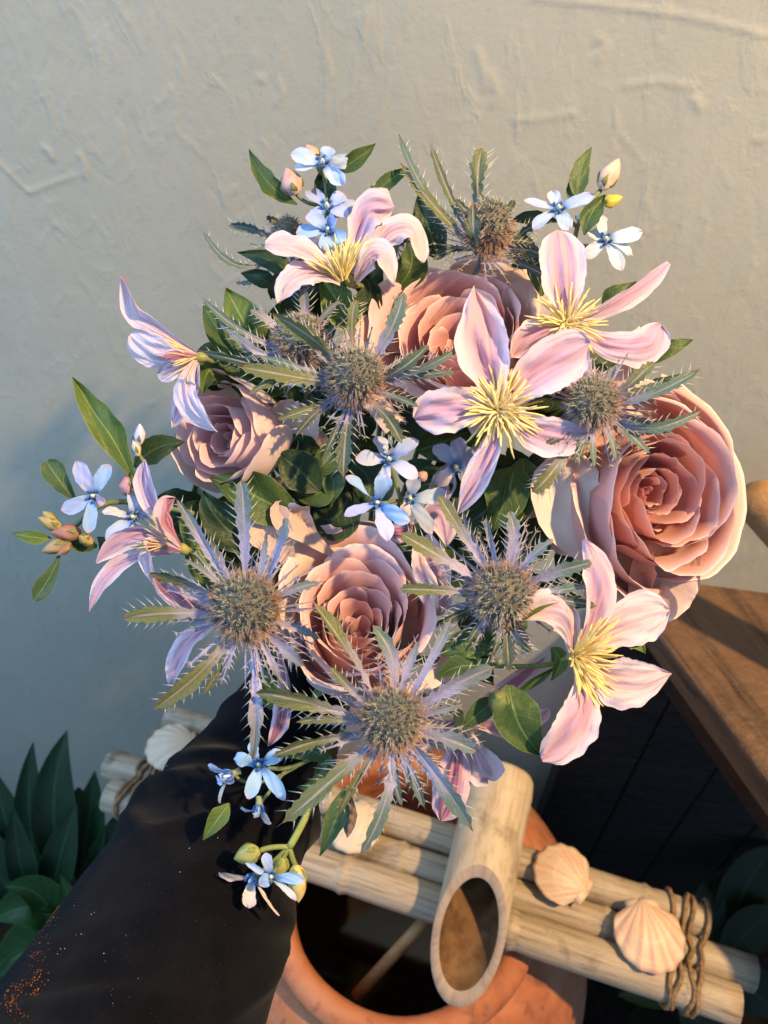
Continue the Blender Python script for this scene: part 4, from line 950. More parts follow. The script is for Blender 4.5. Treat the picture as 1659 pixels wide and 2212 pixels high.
def bract(t, D, ctrl, width, color, seed, teeth=5, tl=15, nrm=(0, 0, -1), cup=.25, violet=.5, name='bract', shape='bract'):
    q = np.random.default_rng(seed); nu, nv = 6, 26; width = width * .62
    P, UV, c, tg, side, nn, w = blade_grid(ctrl, width, shape, nrm=nrm, cup=cup, nu=nu, nv=nv, seed=seed, rag=.08)
    v = np.linspace(0, 1, nv + 1); lo = .30
    pos = np.linspace(lo, .93, teeth) + q.uniform(-.02, .02, teeth)
    saw = np.zeros(nv + 1)
    for x in pos: saw += np.exp(-((v - x) / .030) ** 2)
    for j in (0, nu):
        sg = -1 if j == 0 else 1
        P[:, j] += side * (sg * saw * width * .30)[:, None] + tg * (saw * width * .08)[:, None]
    V = list(P.reshape(-1, 3)); F_ = grid_faces(nv, nu); mi = [0] * len(F_); uv = list(UV.reshape(-1, 2))
    for x in list(pos) + [1.0]:
        i = int(round(x * nv)); i = min(max(i, 1), nv)
        for sg, j in (((-1, 0), (1, nu)) if x < 1.0 else ((0, nu // 2),)):
            b = P[i, j]; ln = tl * q.uniform(.7, 1.25) * (1.1 if x < .75 else .85)
            d = unit(side[i] * sg * (1.0 if x < 1 else 0) * q.uniform(.7, 1.1) + tg[i] * .8 + nn[i] * q.uniform(-.1, .5)); r = max(1.1, width * .040)
            o = len(V); k1 = tg[i] * r * 1.5; k2 = nn[i] * r * .6
            tip = b + d * ln + tg[i] * ln * .12
            V += [b - k1, b + k1 * .8, b + k2, tip]; uv += [(.5 + .5 * sg, x)] * 4
            F_ += [(o, o + 1, o + 3), (o + 1, o + 2, o + 3), (o + 2, o, o + 3)]; mi += [1, 1, 1]
    return mesh_obj(name, W(V, D), F_, [M['bract'], M['spine']], t, uv, (*color, violet), mi)
OLV = (.13, .15, .06); TEAL = (.10, .16, .14); BLUG = (.15, .19, .20); DK = (.06, .09, .06)
def thistle(label, c, D, axis, rx, h, tips, seed, warm=.5, ruff=26, ruffc=(.22, .24, .34), rufflen=1.0, violet=.5, count=360, z0=26, mid=None):
    rx *= .93; h *= .93; ruff = int(ruff * 1.5); rufflen *= 1.12
    a = unit(np.array(axis, float)); c = np.array(c, float); b = c - a * h * .80
    t = empty('sea_holly', W([b], D)[0], label, 'thistle', 'spiny sea holly thistles of the bouquet'); q = np.random.default_rng(seed)
    floret_cone(t, D, c, a, rx, h, seed, warm, count)
    for k, tp in enumerate(tips):
        x, y, w, col = tp[:4]; z = tp[4] if len(tp) > 4 else -6; vi = tp[5] if len(tp) > 5 else violet
        d2 = np.array([x, y, z]); dd = d2 - b; l = np.linalg.norm(dd[:2])
        start = b + unit(dd) * rx * .30
        md = (start + d2) / 2 + a * l * .10 + np.array([-dd[1], dd[0], 0]) / (l + 1e-6) * q.normal() * l * .04
        if len(tp) > 6: md = np.array(tp[6], float)
        bract(t, D, [start, md, d2], w, col, seed * 31 + k, teeth=5 + int(l / 70), tl=8 + w * .38, nrm=(q.normal() * .35, q.normal() * .35, -1), violet=vi, cup=.35)
    e1 = unit(np.cross(a, (0.15, 1, .1))); e2 = np.cross(a, e1)
    for k in range(ruff):                                  # fine inner ruff
        ph = k * 2.399963 + q.normal() * .2; rd = e1 * math.cos(ph) + e2 * math.sin(ph); ln = rx * rufflen * q.uniform(.9, 1.7)
        p0 = b + rd * rx * .55; p2 = b + rd * (rx * .6 + ln) + a * ln * q.uniform(-.05, .45); pm = (p0 + p2) / 2 + a * ln * .04
        cl = np.array(ruffc) * q.uniform(.8, 1.15)
        bract(t, D, [p0, pm, p2], rx * q.uniform(.08, .15), tuple(cl), seed * 57 + k, teeth=3, tl=rx * .20, nrm=tuple(a + q.normal(size=3) * .3), violet=.75, name='bracteole', shape='narrow')
    stem(t, D, *(b - a * 2), 7, (.16, .18, .16), mid=mid)
    return t
thistle('grey-green thistle with a tall cone in front of the top rose and small mauve rose', (768, 812, -10), .352, (.02, -.42, -.90), 66, 84, [
    (590, 680, 48, OLV, -30, .1, (690, 745, -30)), (428, 757, 24, DK, -10, .2), (518, 792, 46, OLV, -26, .1, (640, 815, -20)), (538, 852, 30, OLV, -20, .15), (640, 940, 26, DK, -10), (742, 1030, 44, DK, -10, .2),
    (700, 985, 24, DK), (868, 958, 38, DK, -16, .3), (872, 632, 42, TEAL, -10, .4, (840, 720, -10)), (772, 650, 32, OLV, 0, .1, (760, 700, 0)), (925, 745, 36, DK, -30, .1, (860, 800, -36)), (990, 752, 26, TEAL, -30, .2, (900, 800, -40)), (985, 805, 24, TEAL, -20, .3), (905, 880, 22, TEAL, -20),
    (655, 700, 22, OLV, 0), (600, 905, 26, OLV, 0, .1), (560, 770, 20, TEAL, 10)], 61, .6, 20, (.13, .16, .13))
thistle('lavender-ruffed thistle between the purple-backed clematis and the layered rose', (528, 1312, -10), .338, (-.08, -.30, -.95), 80, 74, [
    (383, 1080, 30, BLUG, 0, .75, (450, 1190, 0)), (522, 1035, 42, BLUG, -6, .6, (528, 1150, -6)), (617, 1118, 36, BLUG, -6, .8, (598, 1200, 0)), (455, 1165, 24, BLUG, 10, .9), (575, 1150, 20, BLUG, 10, .9), (268, 1336, 44, OLV, -6, .25, (370, 1325, 0)), (322, 1240, 36, OLV, 0, .3, (410, 1262, 10)),
    (332, 1532, 46, OLV, -20, .15, (440, 1445, -20)), (438, 1500, 26, OLV, 0, .3), (545, 1640, 34, BLUG, -20, .9, (552, 1480, -24)), (690, 1260, 28, BLUG, 0, .6), (655, 1440, 36, BLUG, -10, .95), (610, 1480, 24, BLUG, -6, .95), (690, 1380, 28, BLUG, -6, .9), (480, 1480, 22, BLUG), (400, 1210, 20, BLUG, 0, .6)], 62, .8, 34, (.26, .26, .46), violet=.8)
thistle('biggest thistle, lowest in the bunch, with a wide star of spiny bracts over the sleeve', (845, 1555, -10), .330, (.04, -.24, -.97), 74, 78, [
    (680, 1305, 46, OLV, -20, .4, (755, 1410, -10)), (805, 1350, 40, TEAL, -10, .7, (850, 1440, -4)), (552, 1496, 48, OLV, -16, .15, (670, 1520, -20)), (588, 1635, 34, OLV, 0, .15, (690, 1600, 0)), (610, 1778, 54, OLV, -20, .15, (730, 1675, -20)), (778, 1848, 38, TEAL, -10, .55, (838, 1710, -10)),
    (1022, 1796, 46, TEAL, -20, .65, (930, 1660, -10)), (918, 1745, 26, TEAL, 0, .4), (1035, 1625, 48, BLUG, -16, .5, (945, 1590, -4)), (1070, 1440, 50, BLUG, -20, .7, (965, 1490, -10)), (975, 1335, 26, BLUG, 0, .8), (905, 1385, 26, BLUG, 0, .9), (712, 1440, 26, OLV, 0, .6), (690, 1690, 26, OLV, 0, .2), (868, 1740, 28, TEAL, 0, .6), (1000, 1520, 24, BLUG, 4, .7), (640, 1560, 24, OLV, 4, .3), (960, 1690, 26, TEAL), (730, 1760, 24, OLV, 10, .2)], 63, .72, 34, (.22, .23, .34), violet=.6)
thistle('blue-grey thistle between the layered rose and the coral rose', (1085, 1285, -10), .345, (.02, .05, -1), 72, 70, [
    (865, 1152, 46, OLV, -20, .45, (955, 1205, -20)), (945, 1068, 34, OLV, -10, .55, (1005, 1160, -6)), (862, 1272, 34, OLV, -6, .2, (950, 1275, -10)), (1100, 1105, 40, BLUG, -10, .7, (1110, 1175, -6)), (1195, 1165, 30, BLUG, -6, .6), (1278, 1215, 44, TEAL, -20, .5, (1190, 1240, -10)), (1268, 1265, 26, TEAL), (1290, 1310, 26, DK, 0), (1100, 1450, 34, DK, 0, .2), (1062, 1420, 24, DK), (1000, 1105, 22, BLUG, 10, .8), (955, 1345, 30, DK, 0, .2), (1150, 1410, 26, DK), (1050, 1120, 22, BLUG, 10, .8), (1010, 1390, 24, DK)], 64, .55, 36, (.26, .25, .36), violet=.6)
thistle('round blue thistle head resting against the coral rose', (1283, 868, -10), .350, (-.10, -.25, -.96), 62, 68, [
    (1512, 888, 34, TEAL, -26, .2, (1390, 925, -24)), (1512, 797, 34, TEAL, -26, .2, (1400, 855, -26)), (1412, 780, 38, OLV, -14, .3, (1360, 830, -10)), (1445, 935, 26, TEAL, -14, .35), (1405, 980, 26, TEAL, -10, .3), (1475, 835, 24, TEAL, -10, .2), (1150, 1062, 42, OLV, 0, .3, (1200, 1010, -4)), (1240, 1000, 30, OLV, 0), (1285, 1010, 24, TEAL), (1180, 960, 24, DK), (1330, 1000, 24, TEAL)], 65, .5, 24, (.20, .24, .24))
thistle('brownish thistle at the very top with upright olive bracts', (1055, 492, 0), .388, (.18, -.75, -.62), 58, 86, [
    (1042, 320, 46, OLV, -10, .05, (1032, 400, -10)), (1022, 440, 44, DK, -60, .05, (1025, 520, -55)), (862, 290, 24, TEAL, 0, .05, (935, 440, 0)), (865, 352, 30, OLV, 0, .1, (960, 470, 0)), (928, 308, 24, OLV, 0, .2, (985, 450, 0)), (985, 430, 22, DK, -20, .1), (1112, 432, 28, DK, -10, .05), (1190, 560, 36, DK, -10, .1), (1205, 612, 26, DK, -6, .1), (1150, 525, 26, DK, 0), (935, 562, 24, DK, 0, .1), (1170, 480, 22, DK, 10)], 66, .75, 22, (.16, .15, .12), violet=.2)
thistle('violet thistle half hidden behind the tall grey-green one', (648, 735, 10), .368, (-.10, -.62, -.78), 58, 74, [
    (434, 640, 22, TEAL, 0, .3, (530, 720, 0)), (470, 690, 26, BLUG, 0, .7, (560, 760, 0)), (540, 670, 30, BLUG, 0, .8), (655, 620, 30, BLUG, 20, .6), (505, 790, 24, DK), (735, 650, 20, BLUG, 10)], 67, .45, 16, (.22, .22, .34))
thistle('small far thistle peeking out behind the topmost blue star flowers', (622, 505, 60), .405, (-.2, -.8, -.5), 40, 50, [
    (434, 492, 20, TEAL, 40, .1, (520, 575, 40)), (492, 488, 26, TEAL, 40, .1), (510, 610, 16, TEAL, 40, .1, (560, 600, 40)), (530, 560, 18, TEAL, 40, .1), (575, 468, 22, DK, 40, .1)], 68, .3, 14, (.12, .16, .15), count=160)
thistle('small dark thistle head between the side-on clematis and the top thistle', (858, 500, 60), .405, (.1, -.8, -.5), 36, 44, [
    (800, 400, 18, DK, 40, .1), (900, 620, 22, DK, 40, .1)], 69, .6, 14, (.10, .11, .08), count=140)

# ------------------------------------------------------------------ blue star flowers
BLU = (.32, .52, .86); WHT = (.56, .66, .78); PBL = (.44, .57, .84); SHADE_BLU = (.38, .45, .60); CRM = (.74, .62, .56)  # the grey-blue carries the shade on the two recessed blossoms
def blossom(t, D, c, tips, col, seed, w=44, axis=(0, 0, -1), dz=-8, back=22):
    c = np.array(c, float); a = unit(np.array(axis, float)); q = np.random.default_rng(seed)
    b = tube('blossom', t, D, [c + a * 3, c - a * back * .5, c - a * back], [9, 7, 8], M['stem'], (.30, .34, .16), 5, 10)
    for k, tp in enumerate(tips):
        x, y = tp[:2]; z = (tp[2] if len(tp) > 2 else dz) + c[2]; cc = tp[3] if len(tp) > 3 else col; ww = (tp[4] if len(tp) > 4 else w) * .77
        e = np.array([x, y, z]); m = (c + e) / 2 + a * 7 + q.normal(size=3) * 2
        s = c + unit(e - c) * 7
        blade('petal', b, D, [s, m, e], ww, 'star', M['tweed'], np.array(cc) * q.uniform(.92, 1.06), nrm=tuple(a + q.normal(size=3) * .35), cup=.18, nu=8, nv=14, seed=seed + k, ruffle=.03, curl=.08, rag=.06)
    # corona: a ring of five fleshy blue lobes and the white stigma
    e1 = unit(np.cross(a, (.2, 1, .1))); e2 = np.cross(a, e1); V = []; Fc = []
    for k in range(5):
        ph = k * 1.2566 + seed; rd = e1 * math.cos(ph) + e2 * math.sin(ph); sd = np.cross(a, rd); o = len(V)
        for v in range(5):
            f = v / 4; rr = 8 + 5 * math.sin(f * 2.2); hh = f * 17; ww = 5.2 * (1 - .6 * f)
            p = c + rd * rr + a * hh
            V += [p + sd * ww + rd * 0, p + rd * 3.4, p - sd * ww, p - rd * 3.4]
        Fc += grid_faces(4, 4, o, True) + [(o + 16, o + 17, o + 18, o + 19)]
    mesh_obj('corona', W(V, D), Fc, M['corona'], b)
    tube('stigma', b, D, [c, c + a * 10, c + a * 20], [5, 4.5, 2.5], M['stigma'], None, 4, 8)
    return b
def bud(t, D, base, tip, r, col, seed=0, calyx=(.20, .22, .08)):
    base = np.array(base, float); tip = np.array(tip, float); q = np.random.default_rng(seed)
    d = tip - base; n, ns = 12, 16; V = []; UV = []; ax = unit(d); s = unit(np.cross(ax, (.1, .2, 1))); s2 = np.cross(ax, s)
    for i in range(n + 1):
        v = i / n; rr = r * math.sin(math.pi * min(1, .10 + .90 * v ** .85)) ** .75 if v < 1 else .3
        for k in range(ns):
            an = 2 * math.pi * k / ns + v * 1.3; rk = rr * (1 + .10 * math.cos(5 * (2 * math.pi * k / ns)))
            V.append(base + d * v + (s * math.cos(an) + s2 * math.sin(an)) * rk); UV.append((k / ns, v))
    b = mesh_obj('bud', W(V, D), grid_faces(n, ns, 0, True), M['bud'], t, UV, col)
    for k in range(5):
        ph = k * 1.2566 + .4; rd = s * math.cos(ph) + s2 * math.sin(ph)
        blade('sepal', b, D, [base - ax * 2, base + d * .22 + rd * r * 1.02, base + d * .50 + rd * r * 1.06], r * .75, 'lance', M['leaf'], calyx, nrm=tuple(rd), nu=4, nv=8, cup=-.2)
    return b
def leaf(t, D, ctrl, w, col, seed=0, shape='lance', ruffle=.0, cup=.2, nrm=(0, 0, -1), name='leaf', **kw):
    return blade(name, t, D, ctrl, w, shape, M['leaf'], col, nrm=nrm, cup=cup, ruffle=ruffle, wave=2.6, seed=seed, nu=8, nv=22, rag=.05, **kw)
def twig(t, D, pts, r=5, col=(.20, .24, .10)): return tube('twig', t, D, pts, r, M['stem'], col, 10, 6)
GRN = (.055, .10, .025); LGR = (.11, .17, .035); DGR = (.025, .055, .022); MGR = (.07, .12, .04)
def sprig(label, at, D):
    return empty('blue_star_sprig', W([at], D)[0], label, 'flower sprig', 'sprigs of pale blue star flowers')

t = sprig('topmost sprig of pale blue star flowers with pink buds, over the side-on clematis', (705, 500, 30), .392); D = .392
blossom(t, D, (697, 352, -10), [(628, 332), (634, 362, 6, WHT), (716, 318, 0), (744, 398, -16), (765, 348, 14)], PBL, 1, 46, (0, -.4, -.9))
blossom(t, D, (706, 448, 0), [(662, 412, 6), (745, 420, 6), (668, 478, -14), (775, 450, 4), (752, 468, -16)], (.40, .50, .82), 2, 44, (0, -.5, -.85))
blossom(t, D, (708, 500, -20), [(660, 470, -30, (.36, .50, .84)), (725, 470, -34, (.36, .52, .86)), (640, 505, -16), (745, 520, -24), (700, 540, -20)], BLU, 3, 42, (0, -.4, -.9))
bud(t, D, (638, 420, 0), (618, 362, -6), 24, (.66, .42, .38), 1); bud(t, D, (680, 350, 20), (662, 312, 20), 18, (.70, .46, .36), 2)
leaf(t, D, [(642, 442, 10), (580, 395, 0), (538, 322, 6)], 44, GRN, 1, ruffle=.20); leaf(t, D, [(725, 375, 10), (768, 345, -6), (812, 310, 0)], 42, GRN, 2, ruffle=.08)
leaf(t, D, [(795, 440, 20), (838, 392, 10), (888, 365, 14)], 38, GRN, 3, ruffle=.08); leaf(t, D, [(720, 430, 16), (700, 405, 6), (690, 375, 20)], 50, DGR, 4, 'ovate')
leaf(t, D, [(640, 600, 30), (590, 565, 20), (512, 545, 30)], 46, DGR, 5, ruffle=.08); leaf(t, D, [(620, 570, 30), (600, 620, 10), (588, 645, 20)], 48, DGR, 6, ruffle=.1)
twig(t, D, [(705, 520, 10), (705, 430, 14), (697, 360, 6)], 5); twig(t, D, [(705, 440, 14), (670, 440, 8), (640, 420, 2)], 4); twig(t, D, [(700, 380, 14), (690, 370, 18), (682, 352, 20)], 4); twig(t, D, [(705, 470, 14), (750, 460, 16), (795, 440, 18)], 4)
stem(t, D, 705, 520, 12, 6)

t = sprig('sprig of white-blue star flowers against the wall above the folded clematis petal', (1240, 520, 30), .390); D = .390
blossom(t, D, (1207, 452, -10), [(1132, 432, -14, None or PBL, 30), (1192, 412, 8, WHT, 38), (1284, 422, -20, PBL, 36), (1232, 496, -24, PBL, 44), (1152, 496, -18, PBL, 38)], PBL, 11, 40, (0, -.45, -.9))
blossom(t, D, (1308, 518, 0), [(1262, 556, -10), (1296, 462, 4), (1388, 500, -10, WHT, 44), (1345, 584, -12), (1366, 552, 0, WHT, 30), (1270, 498, 12)], WHT, 12, 40, (.1, -.3, -.95))
bud(t, D, (1298, 408, 6), (1338, 342, 0), 20, (.72, .52, .42), 3); bud(t, D, (1302, 440, 6), (1345, 425, 0), 14, (.72, .58, .10), 4, (.4, .4, .08)); bud(t, D, (1250, 480, 0), (1262, 462, -6), 12, WHT, 5)
leaf(t, D, [(1252, 435, 10), (1252, 378, 0), (1278, 318, 6)], 46, MGR, 7, ruffle=.04); leaf(t, D, [(1262, 508, -14), (1278, 462, -22), (1308, 420, -14)], 46, MGR, 8, ruffle=.05); leaf(t, D, [(1235, 440, 10), (1235, 410, 10), (1238, 375, 12)], 26, GRN, 9)
leaf(t, D, [(1210, 480, 20), (1150, 470, 14), (1105, 478, 24)], 34, DGR, 10); leaf(t, D, [(1170, 640, 30), (1160, 580, 20), (1140, 550, 20)], 46, GRN, 11, 'ovate')
twig(t, D, [(1240, 560, 20), (1245, 500, 20), (1265, 450, 12), (1298, 410, 8)], 5); twig(t, D, [(1245, 490, 18), (1225, 470, 10), (1208, 460, 4)], 4); twig(t, D, [(1242, 530, 20), (1280, 530, 16), (1306, 522, 8)], 4); twig(t, D, [(1262, 458, 14), (1285, 448, 10), (1302, 440, 8)], 3.5)
stem(t, D, 1240, 560, 20, 6)

t = sprig('outermost sprig of blue star flowers with brown buds beside the shadow on the wall', (330, 1090, 40), .372); D = .372
blossom(t, D, (203, 1072, -10), [(165, 996, 0, (.42, .48, .82), 48), (238, 1004, -6, BLU, 44), (132, 1102, -10, (.36, .50, .86), 46), (190, 1152, -16, BLU, 42), (228, 1085, -30, (.72, .46, .50), 34)], BLU, 21, 44, (-.2, -.1, -.95))
blossom(t, D, (288, 1116, -8), [(220, 1104, -16, (.64, .62, .66), 40), (284, 1058, 4, PBL, 40), (228, 1166, -14, (.52, .62, .80), 48), (284, 1172, -6, PBL, 40), (326, 1108, 0, PBL, 36)], PBL, 22, 42, (-.1, 0, -1))
bud(t, D, (283, 1050, 0), (256, 1050, -10), 20, (.60, .30, .32), 6); bud(t, D, (298, 985, 0), (288, 940, 0), 10, (.72, .58, .44), 7); bud(t, D, (300, 960, 0), (302, 915, -4), 13, (.70, .68, .84), 8)
for k, (bx, by, tx, ty, r, cl) in enumerate(((175, 1152, 108, 1150, 17, (.46, .20, .14)), (130, 1140, 82, 1118, 14, (.50, .38, .14)), (118, 1130, 92, 1105, 12, (.46, .36, .14)), (140, 1172, 90, 1192, 15, (.40, .30, .16)), (150, 1170, 125, 1200, 13, (.40, .22, .13)), (190, 1165, 170, 1158, 14, (.52, .36, .10)), (185, 1165, 200, 1175, 12, (.50, .34, .10)))):
    bud(t, D, (bx, by, 4), (tx, ty, -4 - k), r, cl, 20 + k)
leaf(t, D, [(292, 1040, 20), (245, 950, 0), (200, 885, 0), (156, 814, 12)], 70, LGR, 12, ruffle=.13, cup=.3); leaf(t, D, [(165, 1085, 20), (130, 1040, 10), (100, 996, 14)], 56, MGR, 13, 'obov', ruffle=.05); leaf(t, D, [(110, 1162, 14), (70, 1160, 0), (26, 1152, 4)], 32, LGR, 14)
leaf(t, D, [(128, 1200, 10), (108, 1245, 0), (74, 1296, 6)], 42, MGR, 15, 'obov'); leaf(t, D, [(290, 1010, 40), (335, 970, 30), (400, 955, 40)], 62, DGR, 16); leaf(t, D, [(210, 1180, 20), (170, 1170, 20), (150, 1150, 20)], 40, GRN, 17, 'ovate'); leaf(t, D, [(210, 1160, 20), (232, 1180, 10), (240, 1200, 10)], 36, GRN, 18)
twig(t, D, [(420, 1110, 40), (320, 1090, 20), (220, 1090, 14), (130, 1168, 6)], 6); twig(t, D, [(320, 1090, 20), (300, 1060, 10), (283, 1050, 2)], 4); twig(t, D, [(320, 1092, 20), (310, 1110, 10), (292, 1116, 0)], 4); twig(t, D, [(330, 1080, 22), (320, 1020, 16), (298, 980, 2)], 4); twig(t, D, [(210, 1100, 14), (205, 1090, 8), (203, 1078, 2)], 4)
stem(t, D, 420, 1110, 40, 6)

t = sprig('sprig of blue star flowers in the dark gap above the layered rose', (860, 1060, 60), .366); D = .366
blossom(t, D, (840, 993, -20), [(768, 990), (812, 942, 0), (905, 952, -24), (902, 1032, -26), (818, 1060, -14)], (.52, .58, .76), 31, 44, (0, -.25, -1))
blossom(t, D, (815, 1086, -30), [(748, 1028, -34), (835, 1026, -34, BLU, 48), (744, 1114, -44, (.46, .52, .86)), (884, 1128, -44), (838, 1168, -52, (.50, .56, .86), 48)], BLU, 32, 46, (0, -.1, -1))
blossom(t, D, (885, 1076, 10), [(900, 1020, 10), (965, 1062, 0, WHT), (935, 1152, -4), (868, 1122, 4, CRM, 34)], SHADE_BLU, 33, 44, (.1, 0, -1))
blossom(t, D, (985, 1010, 40), [(938, 962, 30), (990, 945, 24), (945, 1050, 20, CRM, 40), (1040, 975, 30), (1030, 1050, 30)], SHADE_BLU, 34, 50, (.1, -.1, -1))
bud(t, D, (905, 1035, 20), (922, 1020, 10), 12, (.62, .36, .34), 9)
twig(t, D, [(880, 1130, 90), (860, 1060, 40), (842, 1000, 0)], 5); twig(t, D, [(865, 1080, 50), (840, 1085, 10), (818, 1087, -14)], 4); twig(t, D, [(880, 1120, 80), (885, 1100, 50), (886, 1080, 26)], 4); twig(t, D, [(880, 1100, 80), (940, 1050, 70), (985, 1012, 56)], 4)
stem(t, D, 880, 1130, 90, 6)

t = sprig('sprig of sky-blue star flowers in front of the sleeve, beside the lowest thistle', (650, 1640, 40), .352); D = .352
blossom(t, D, (560, 1652, -10), [(545, 1600, 4, (.40, .62, .86), 34), (506, 1638, -6), (612, 1622, 0), (536, 1726, -14), (614, 1728, -20)], (.38, .60, .86), 41, 42, (-.1, -.1, -1))
blossom(t, D, (500, 1672, 4), [(450, 1652, 0, PBL, 30), (470, 1690, -4), (505, 1690, -8), (475, 1735, -10, CRM, 34)], PBL, 42, 38, (-.8, .3, -.4))
blossom(t, D, (560, 1740, 6), [(520, 1745, 0, WHT, 24), (585, 1780, -6, CRM, 26), (548, 1765, -6, CRM, 26)], WHT, 43, 28, (0, .9, -.3))
leaf(t, D, [(495, 1735, 6), (470, 1770, -8), (438, 1815, 0)], 44, LGR, 19, ruffle=.06); leaf(t, D, [(720, 1650, 40), (660, 1620, 20), (600, 1640, 20)], 50, MGR, 20, ruffle=.05); leaf(t, D, [(690, 1600, 50), (700, 1680, 20), (640, 1700, 24)], 50, MGR, 21)
twig(t, D, [(740, 1580, 50), (650, 1650, 24), (566, 1655, 4)], 5); twig(t, D, [(650, 1650, 24), (560, 1690, 20), (505, 1672, 12)], 4); twig(t, D, [(620, 1658, 22), (590, 1700, 18), (562, 1735, 10)], 4)
stem(t, D, 740, 1580, 50, 6)
t = sprig('lowest sprig with one blue star flower and fuzzy green buds over the dark pot', (660, 1760, 30), .345); D = .345
blossom(t, D, (584, 1895, -10), [(574, 1842, -10, PBL, 32), (658, 1902, -14, BLU, 34), (640, 1945, -8, WHT, 22), (560, 1912, -26, BLU, 40), (528, 1858, 0, PBL, 20)], BLU, 51, 34, (.1, -.1, -1))
blossom(t, D, (548, 1895, 14), [(472, 1886, 0, (.80, .62, .50), 34), (538, 1962, -6, (.80, .66, .58), 40), (603, 1978, -4, (.78, .68, .64), 26)], CRM, 52, 34, (-.5, .5, -.6))
bud(t, D, (560, 1838, 0), (505, 1856, -6), 22, (.42, .42, .14), 11, (.26, .32, .08)); bud(t, D, (640, 1870, 10), (645, 1950, -4), 20, (.72, .58, .22), 12, (.30, .34, .10)); bud(t, D, (612, 1850, 14), (598, 1905, 10), 17, (.40, .40, .12), 13, (.26, .32, .08))
twig(t, D, [(690, 1700, 40), (655, 1775, 16), (625, 1830, 6)], 8, (.30, .34, .08)); twig(t, D, [(625, 1830, 6), (590, 1830, 2), (560, 1838, 0)], 6, (.26, .30, .08)); twig(t, D, [(625, 1830, 6), (632, 1855, 8), (640, 1872, 10)], 6, (.26, .30, .08)); twig(t, D, [(625, 1830, 6), (605, 1865, 4), (586, 1890, -4)], 5, (.26, .30, .08)); twig(t, D, [(620, 1832, 8), (580, 1870, 14), (550, 1893, 16)], 5, (.26, .30, .08))
leaf(t, D, [(745, 1700, 40), (725, 1770, 10), (690, 1850, 14)], 50, MGR, 22, ruffle=.06); leaf(t, D, [(760, 1720, 40), (755, 1770, 20), (750, 1810, 20)], 34, (.30, .22, .16), 23)
stem(t, D, 690, 1700, 40, 7)

# ------------------------------------------------------------------ leafy stems
def leafy(label, D, leaves, at, buds=()):
    t = empty('leafy_stem', W([at], D)[0], label, 'leafy stem', 'leafy green stems of the bouquet')
    for k, l in enumerate(leaves):
        leaf(t, D, l[0], l[1], l[2], int(l[1] * 3 + k), l[3] if len(l) > 3 else 'ovate', .015, .28, l[4] if len(l) > 4 else (0, 0, -1))
    for k, bd in enumerate(buds): bud(t, D, *bd, seed=70 + k)
    stem(t, D, *at, 7)
    return t
leafy('leafy stem with pointed green leaves between the profile clematis and the violet thistle', .384, [
    ([(560, 745, 20), (525, 690, 0), (488, 622, 10)], 92, LGR), ([(545, 770, 10), (480, 720, -6), (440, 655, 4)], 70, GRN), ([(560, 780, 0), (520, 730, -10), (470, 680, -4)], 62, GRN), ([(520, 800, 20), (470, 765, 10), (425, 760, 14)], 64, GRN), ([(500, 830, 40), (455, 800, 10), (440, 850, 20)], 66, LGR), ([(600, 780, 30), (560, 760, 20), (510, 770, 20)], 60, DGR)], (600, 800, 60))
leafy('leafy stem of broad dark leaves rising behind the top rose', .396, [
    ([(950, 560, 40), (925, 490, 20), (905, 412, 30)], 70, DGR), ([(770, 700, 10), (735, 660, 0), (690, 590, 10)], 84, LGR), ([(860, 620, 40), (890, 570, 20), (880, 520, 30)], 76, GRN), ([(780, 690, 30), (800, 640, 20), (790, 600, 20)], 60, DGR), ([(600, 620, 40), (560, 600, 30), (520, 590, 40)], 40, DGR), ([(840, 560, 60), (830, 500, 60), (810, 450, 60)], 70, DGR), ([(690, 640, 40), (660, 600, 40), (640, 560, 50)], 60, DGR), ([(1110, 580, 60), (1130, 540, 50), (1110, 500, 60)], 60, DGR)], (860, 700, 80))
leafy('leafy stem with broad green leaves between the small mauve rose and the lavender thistle', .372, [
    ([(640, 1120, 30), (550, 1070, 0), (452, 1032, 10)], 104, GRN), ([(560, 1190, 40), (480, 1130, 20), (440, 1060, 30)], 90, DGR), ([(480, 1260, 20), (430, 1190, 4), (385, 1115, 10)], 52, LGR), ([(440, 1260, 20), (420, 1220, 4), (400, 1190, 6)], 36, LGR), ([(690, 1060, 30), (640, 1010, 10), (600, 980, 10)], 90, DGR), ([(620, 1180, 60), (590, 1150, 40), (540, 1170, 40)], 90, DGR), ([(480, 1130, 60), (430, 1110, 50), (390, 1090, 50)], 70, DGR), ([(580, 1530, 40), (575, 1480, 30), (560, 1440, 40)], 46, LGR)], (640, 1180, 80))
leafy('leafy stem with rounded leaves in the dark gap below the grey-green thistle', .378, [
    ([(640, 1040, 20), (690, 1010, 0), (735, 960, 10)], 56, MGR, 'obov'), ([(700, 1090, 30), (720, 1050, 10), (700, 1000, 20)], 60, MGR, 'obov'), ([(640, 1060, 30), (670, 1070, 16), (720, 1050, 20)], 60, GRN, 'obov'), ([(700, 1000, 40), (640, 970, 30), (600, 1000, 30)], 70, DGR), ([(760, 1060, 60), (720, 1120, 50), (680, 1100, 50)], 110, DGR), ([(760, 1000, 70), (800, 1050, 60), (760, 1110, 60)], 110, DGR), ([(900, 960, 60), (860, 920, 50), (820, 930, 50)], 100, DGR)], (760, 1100, 90))
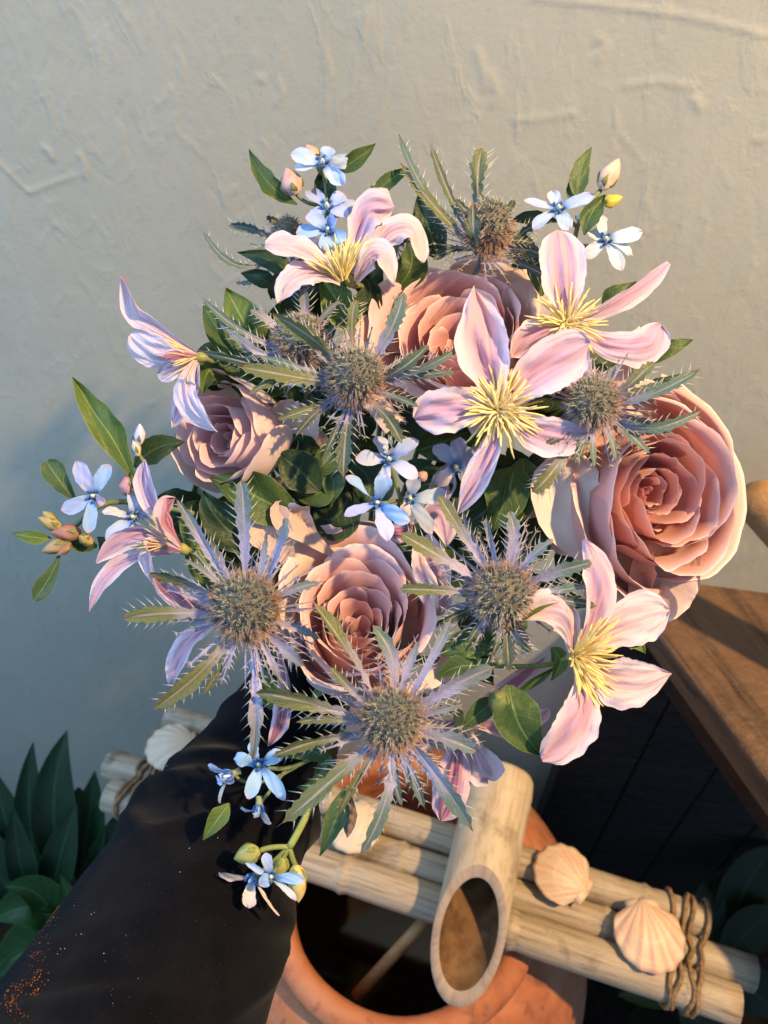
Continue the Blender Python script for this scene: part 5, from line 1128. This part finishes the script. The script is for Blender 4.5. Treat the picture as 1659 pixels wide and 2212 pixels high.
leafy('leafy stem with broad dark leaves beneath the biggest clematis', .376, [
    ([(1110, 1010, 40), (1095, 1070, 10), (1060, 1150, 20)], 100, GRN), ([(1130, 990, 50), (1125, 1070, 20), (1100, 1140, 30)], 84, GRN), ([(1000, 1130, 50), (1050, 1100, 40), (1080, 1040, 40)], 90, DGR), ([(1150, 1000, 60), (1190, 970, 50), (1180, 920, 50)], 80, DGR), ([(1000, 1010, 60), (1010, 1060, 50), (980, 1120, 50)], 90, DGR), ([(1160, 1120, 60), (1140, 1180, 50), (1120, 1220, 50)], 100, DGR), ([(960, 1170, 70), (900, 1190, 60), (850, 1170, 60)], 120, DGR), ([(1300, 650, 30), (1330, 640, 20), (1375, 608, 30)], 52, GRN), ([(1370, 790, 40), (1440, 755, 20), (1498, 734, 24)], 40, GRN), ([(1380, 830, 50), (1440, 825, 36), (1475, 806, 40)], 26, DGR)], (1090, 1150, 90))
leafy('leafy stem with a closed green bud and one large oval leaf below the bent-back clematis', .352, [
    ([(1050, 1400, 10), (1150, 1310, -30), (1256, 1290, -10)], 66, LGR, 'ovate', (-.3, -.6, -.7)), ([(1100, 1480, -10), (1120, 1560, -30), (1172, 1632, -20)], 104, GRN, 'ovate', (.2, 0, -1)), ([(1070, 1400, 10), (1010, 1390, 0), (950, 1415, 10)], 70, MGR), ([(1050, 1440, 10), (990, 1440, 4), (945, 1465, 10)], 56, MGR), ([(1070, 1510, 10), (1035, 1540, 0), (1000, 1570, 6)], 52, MGR), ([(1345, 1390, 20), (1370, 1385, 14), (1395, 1412, 16)], 40, LGR), ([(1190, 1400, 30), (1210, 1430, 24), (1190, 1470, 30)], 40, LGR), ([(1110, 1500, 30), (1160, 1470, 24), (1200, 1440, 30)], 20, GRN)],
    (1080, 1430, 50), [((1085, 1495, -20), (1066, 1545, -34), 22, (.17, .22, .08))])
# deep filler foliage between the heads
q = np.random.default_rng(77)
fl = []
for k in range(190):
    an = k * 2.4; rr = math.sqrt((k + .5) / 190)
    x = 840 + 430 * rr * math.cos(an); y = 1010 + 400 * rr * math.sin(an)
    a2 = an + q.normal() * .9; ln = q.uniform(90, 150); z = 60 + 75 * q.random()
    if any(min(math.hypot(x + ln * f_ * math.cos(a2) - rx_, y + ln * f_ * math.sin(a2) - ry_) for f_ in (0, .5, 1)) < rr_ for rx_, ry_, rr_ in ((985, 712, 185), (1440, 1062, 190), (780, 1310, 165), (505, 945, 120))): continue
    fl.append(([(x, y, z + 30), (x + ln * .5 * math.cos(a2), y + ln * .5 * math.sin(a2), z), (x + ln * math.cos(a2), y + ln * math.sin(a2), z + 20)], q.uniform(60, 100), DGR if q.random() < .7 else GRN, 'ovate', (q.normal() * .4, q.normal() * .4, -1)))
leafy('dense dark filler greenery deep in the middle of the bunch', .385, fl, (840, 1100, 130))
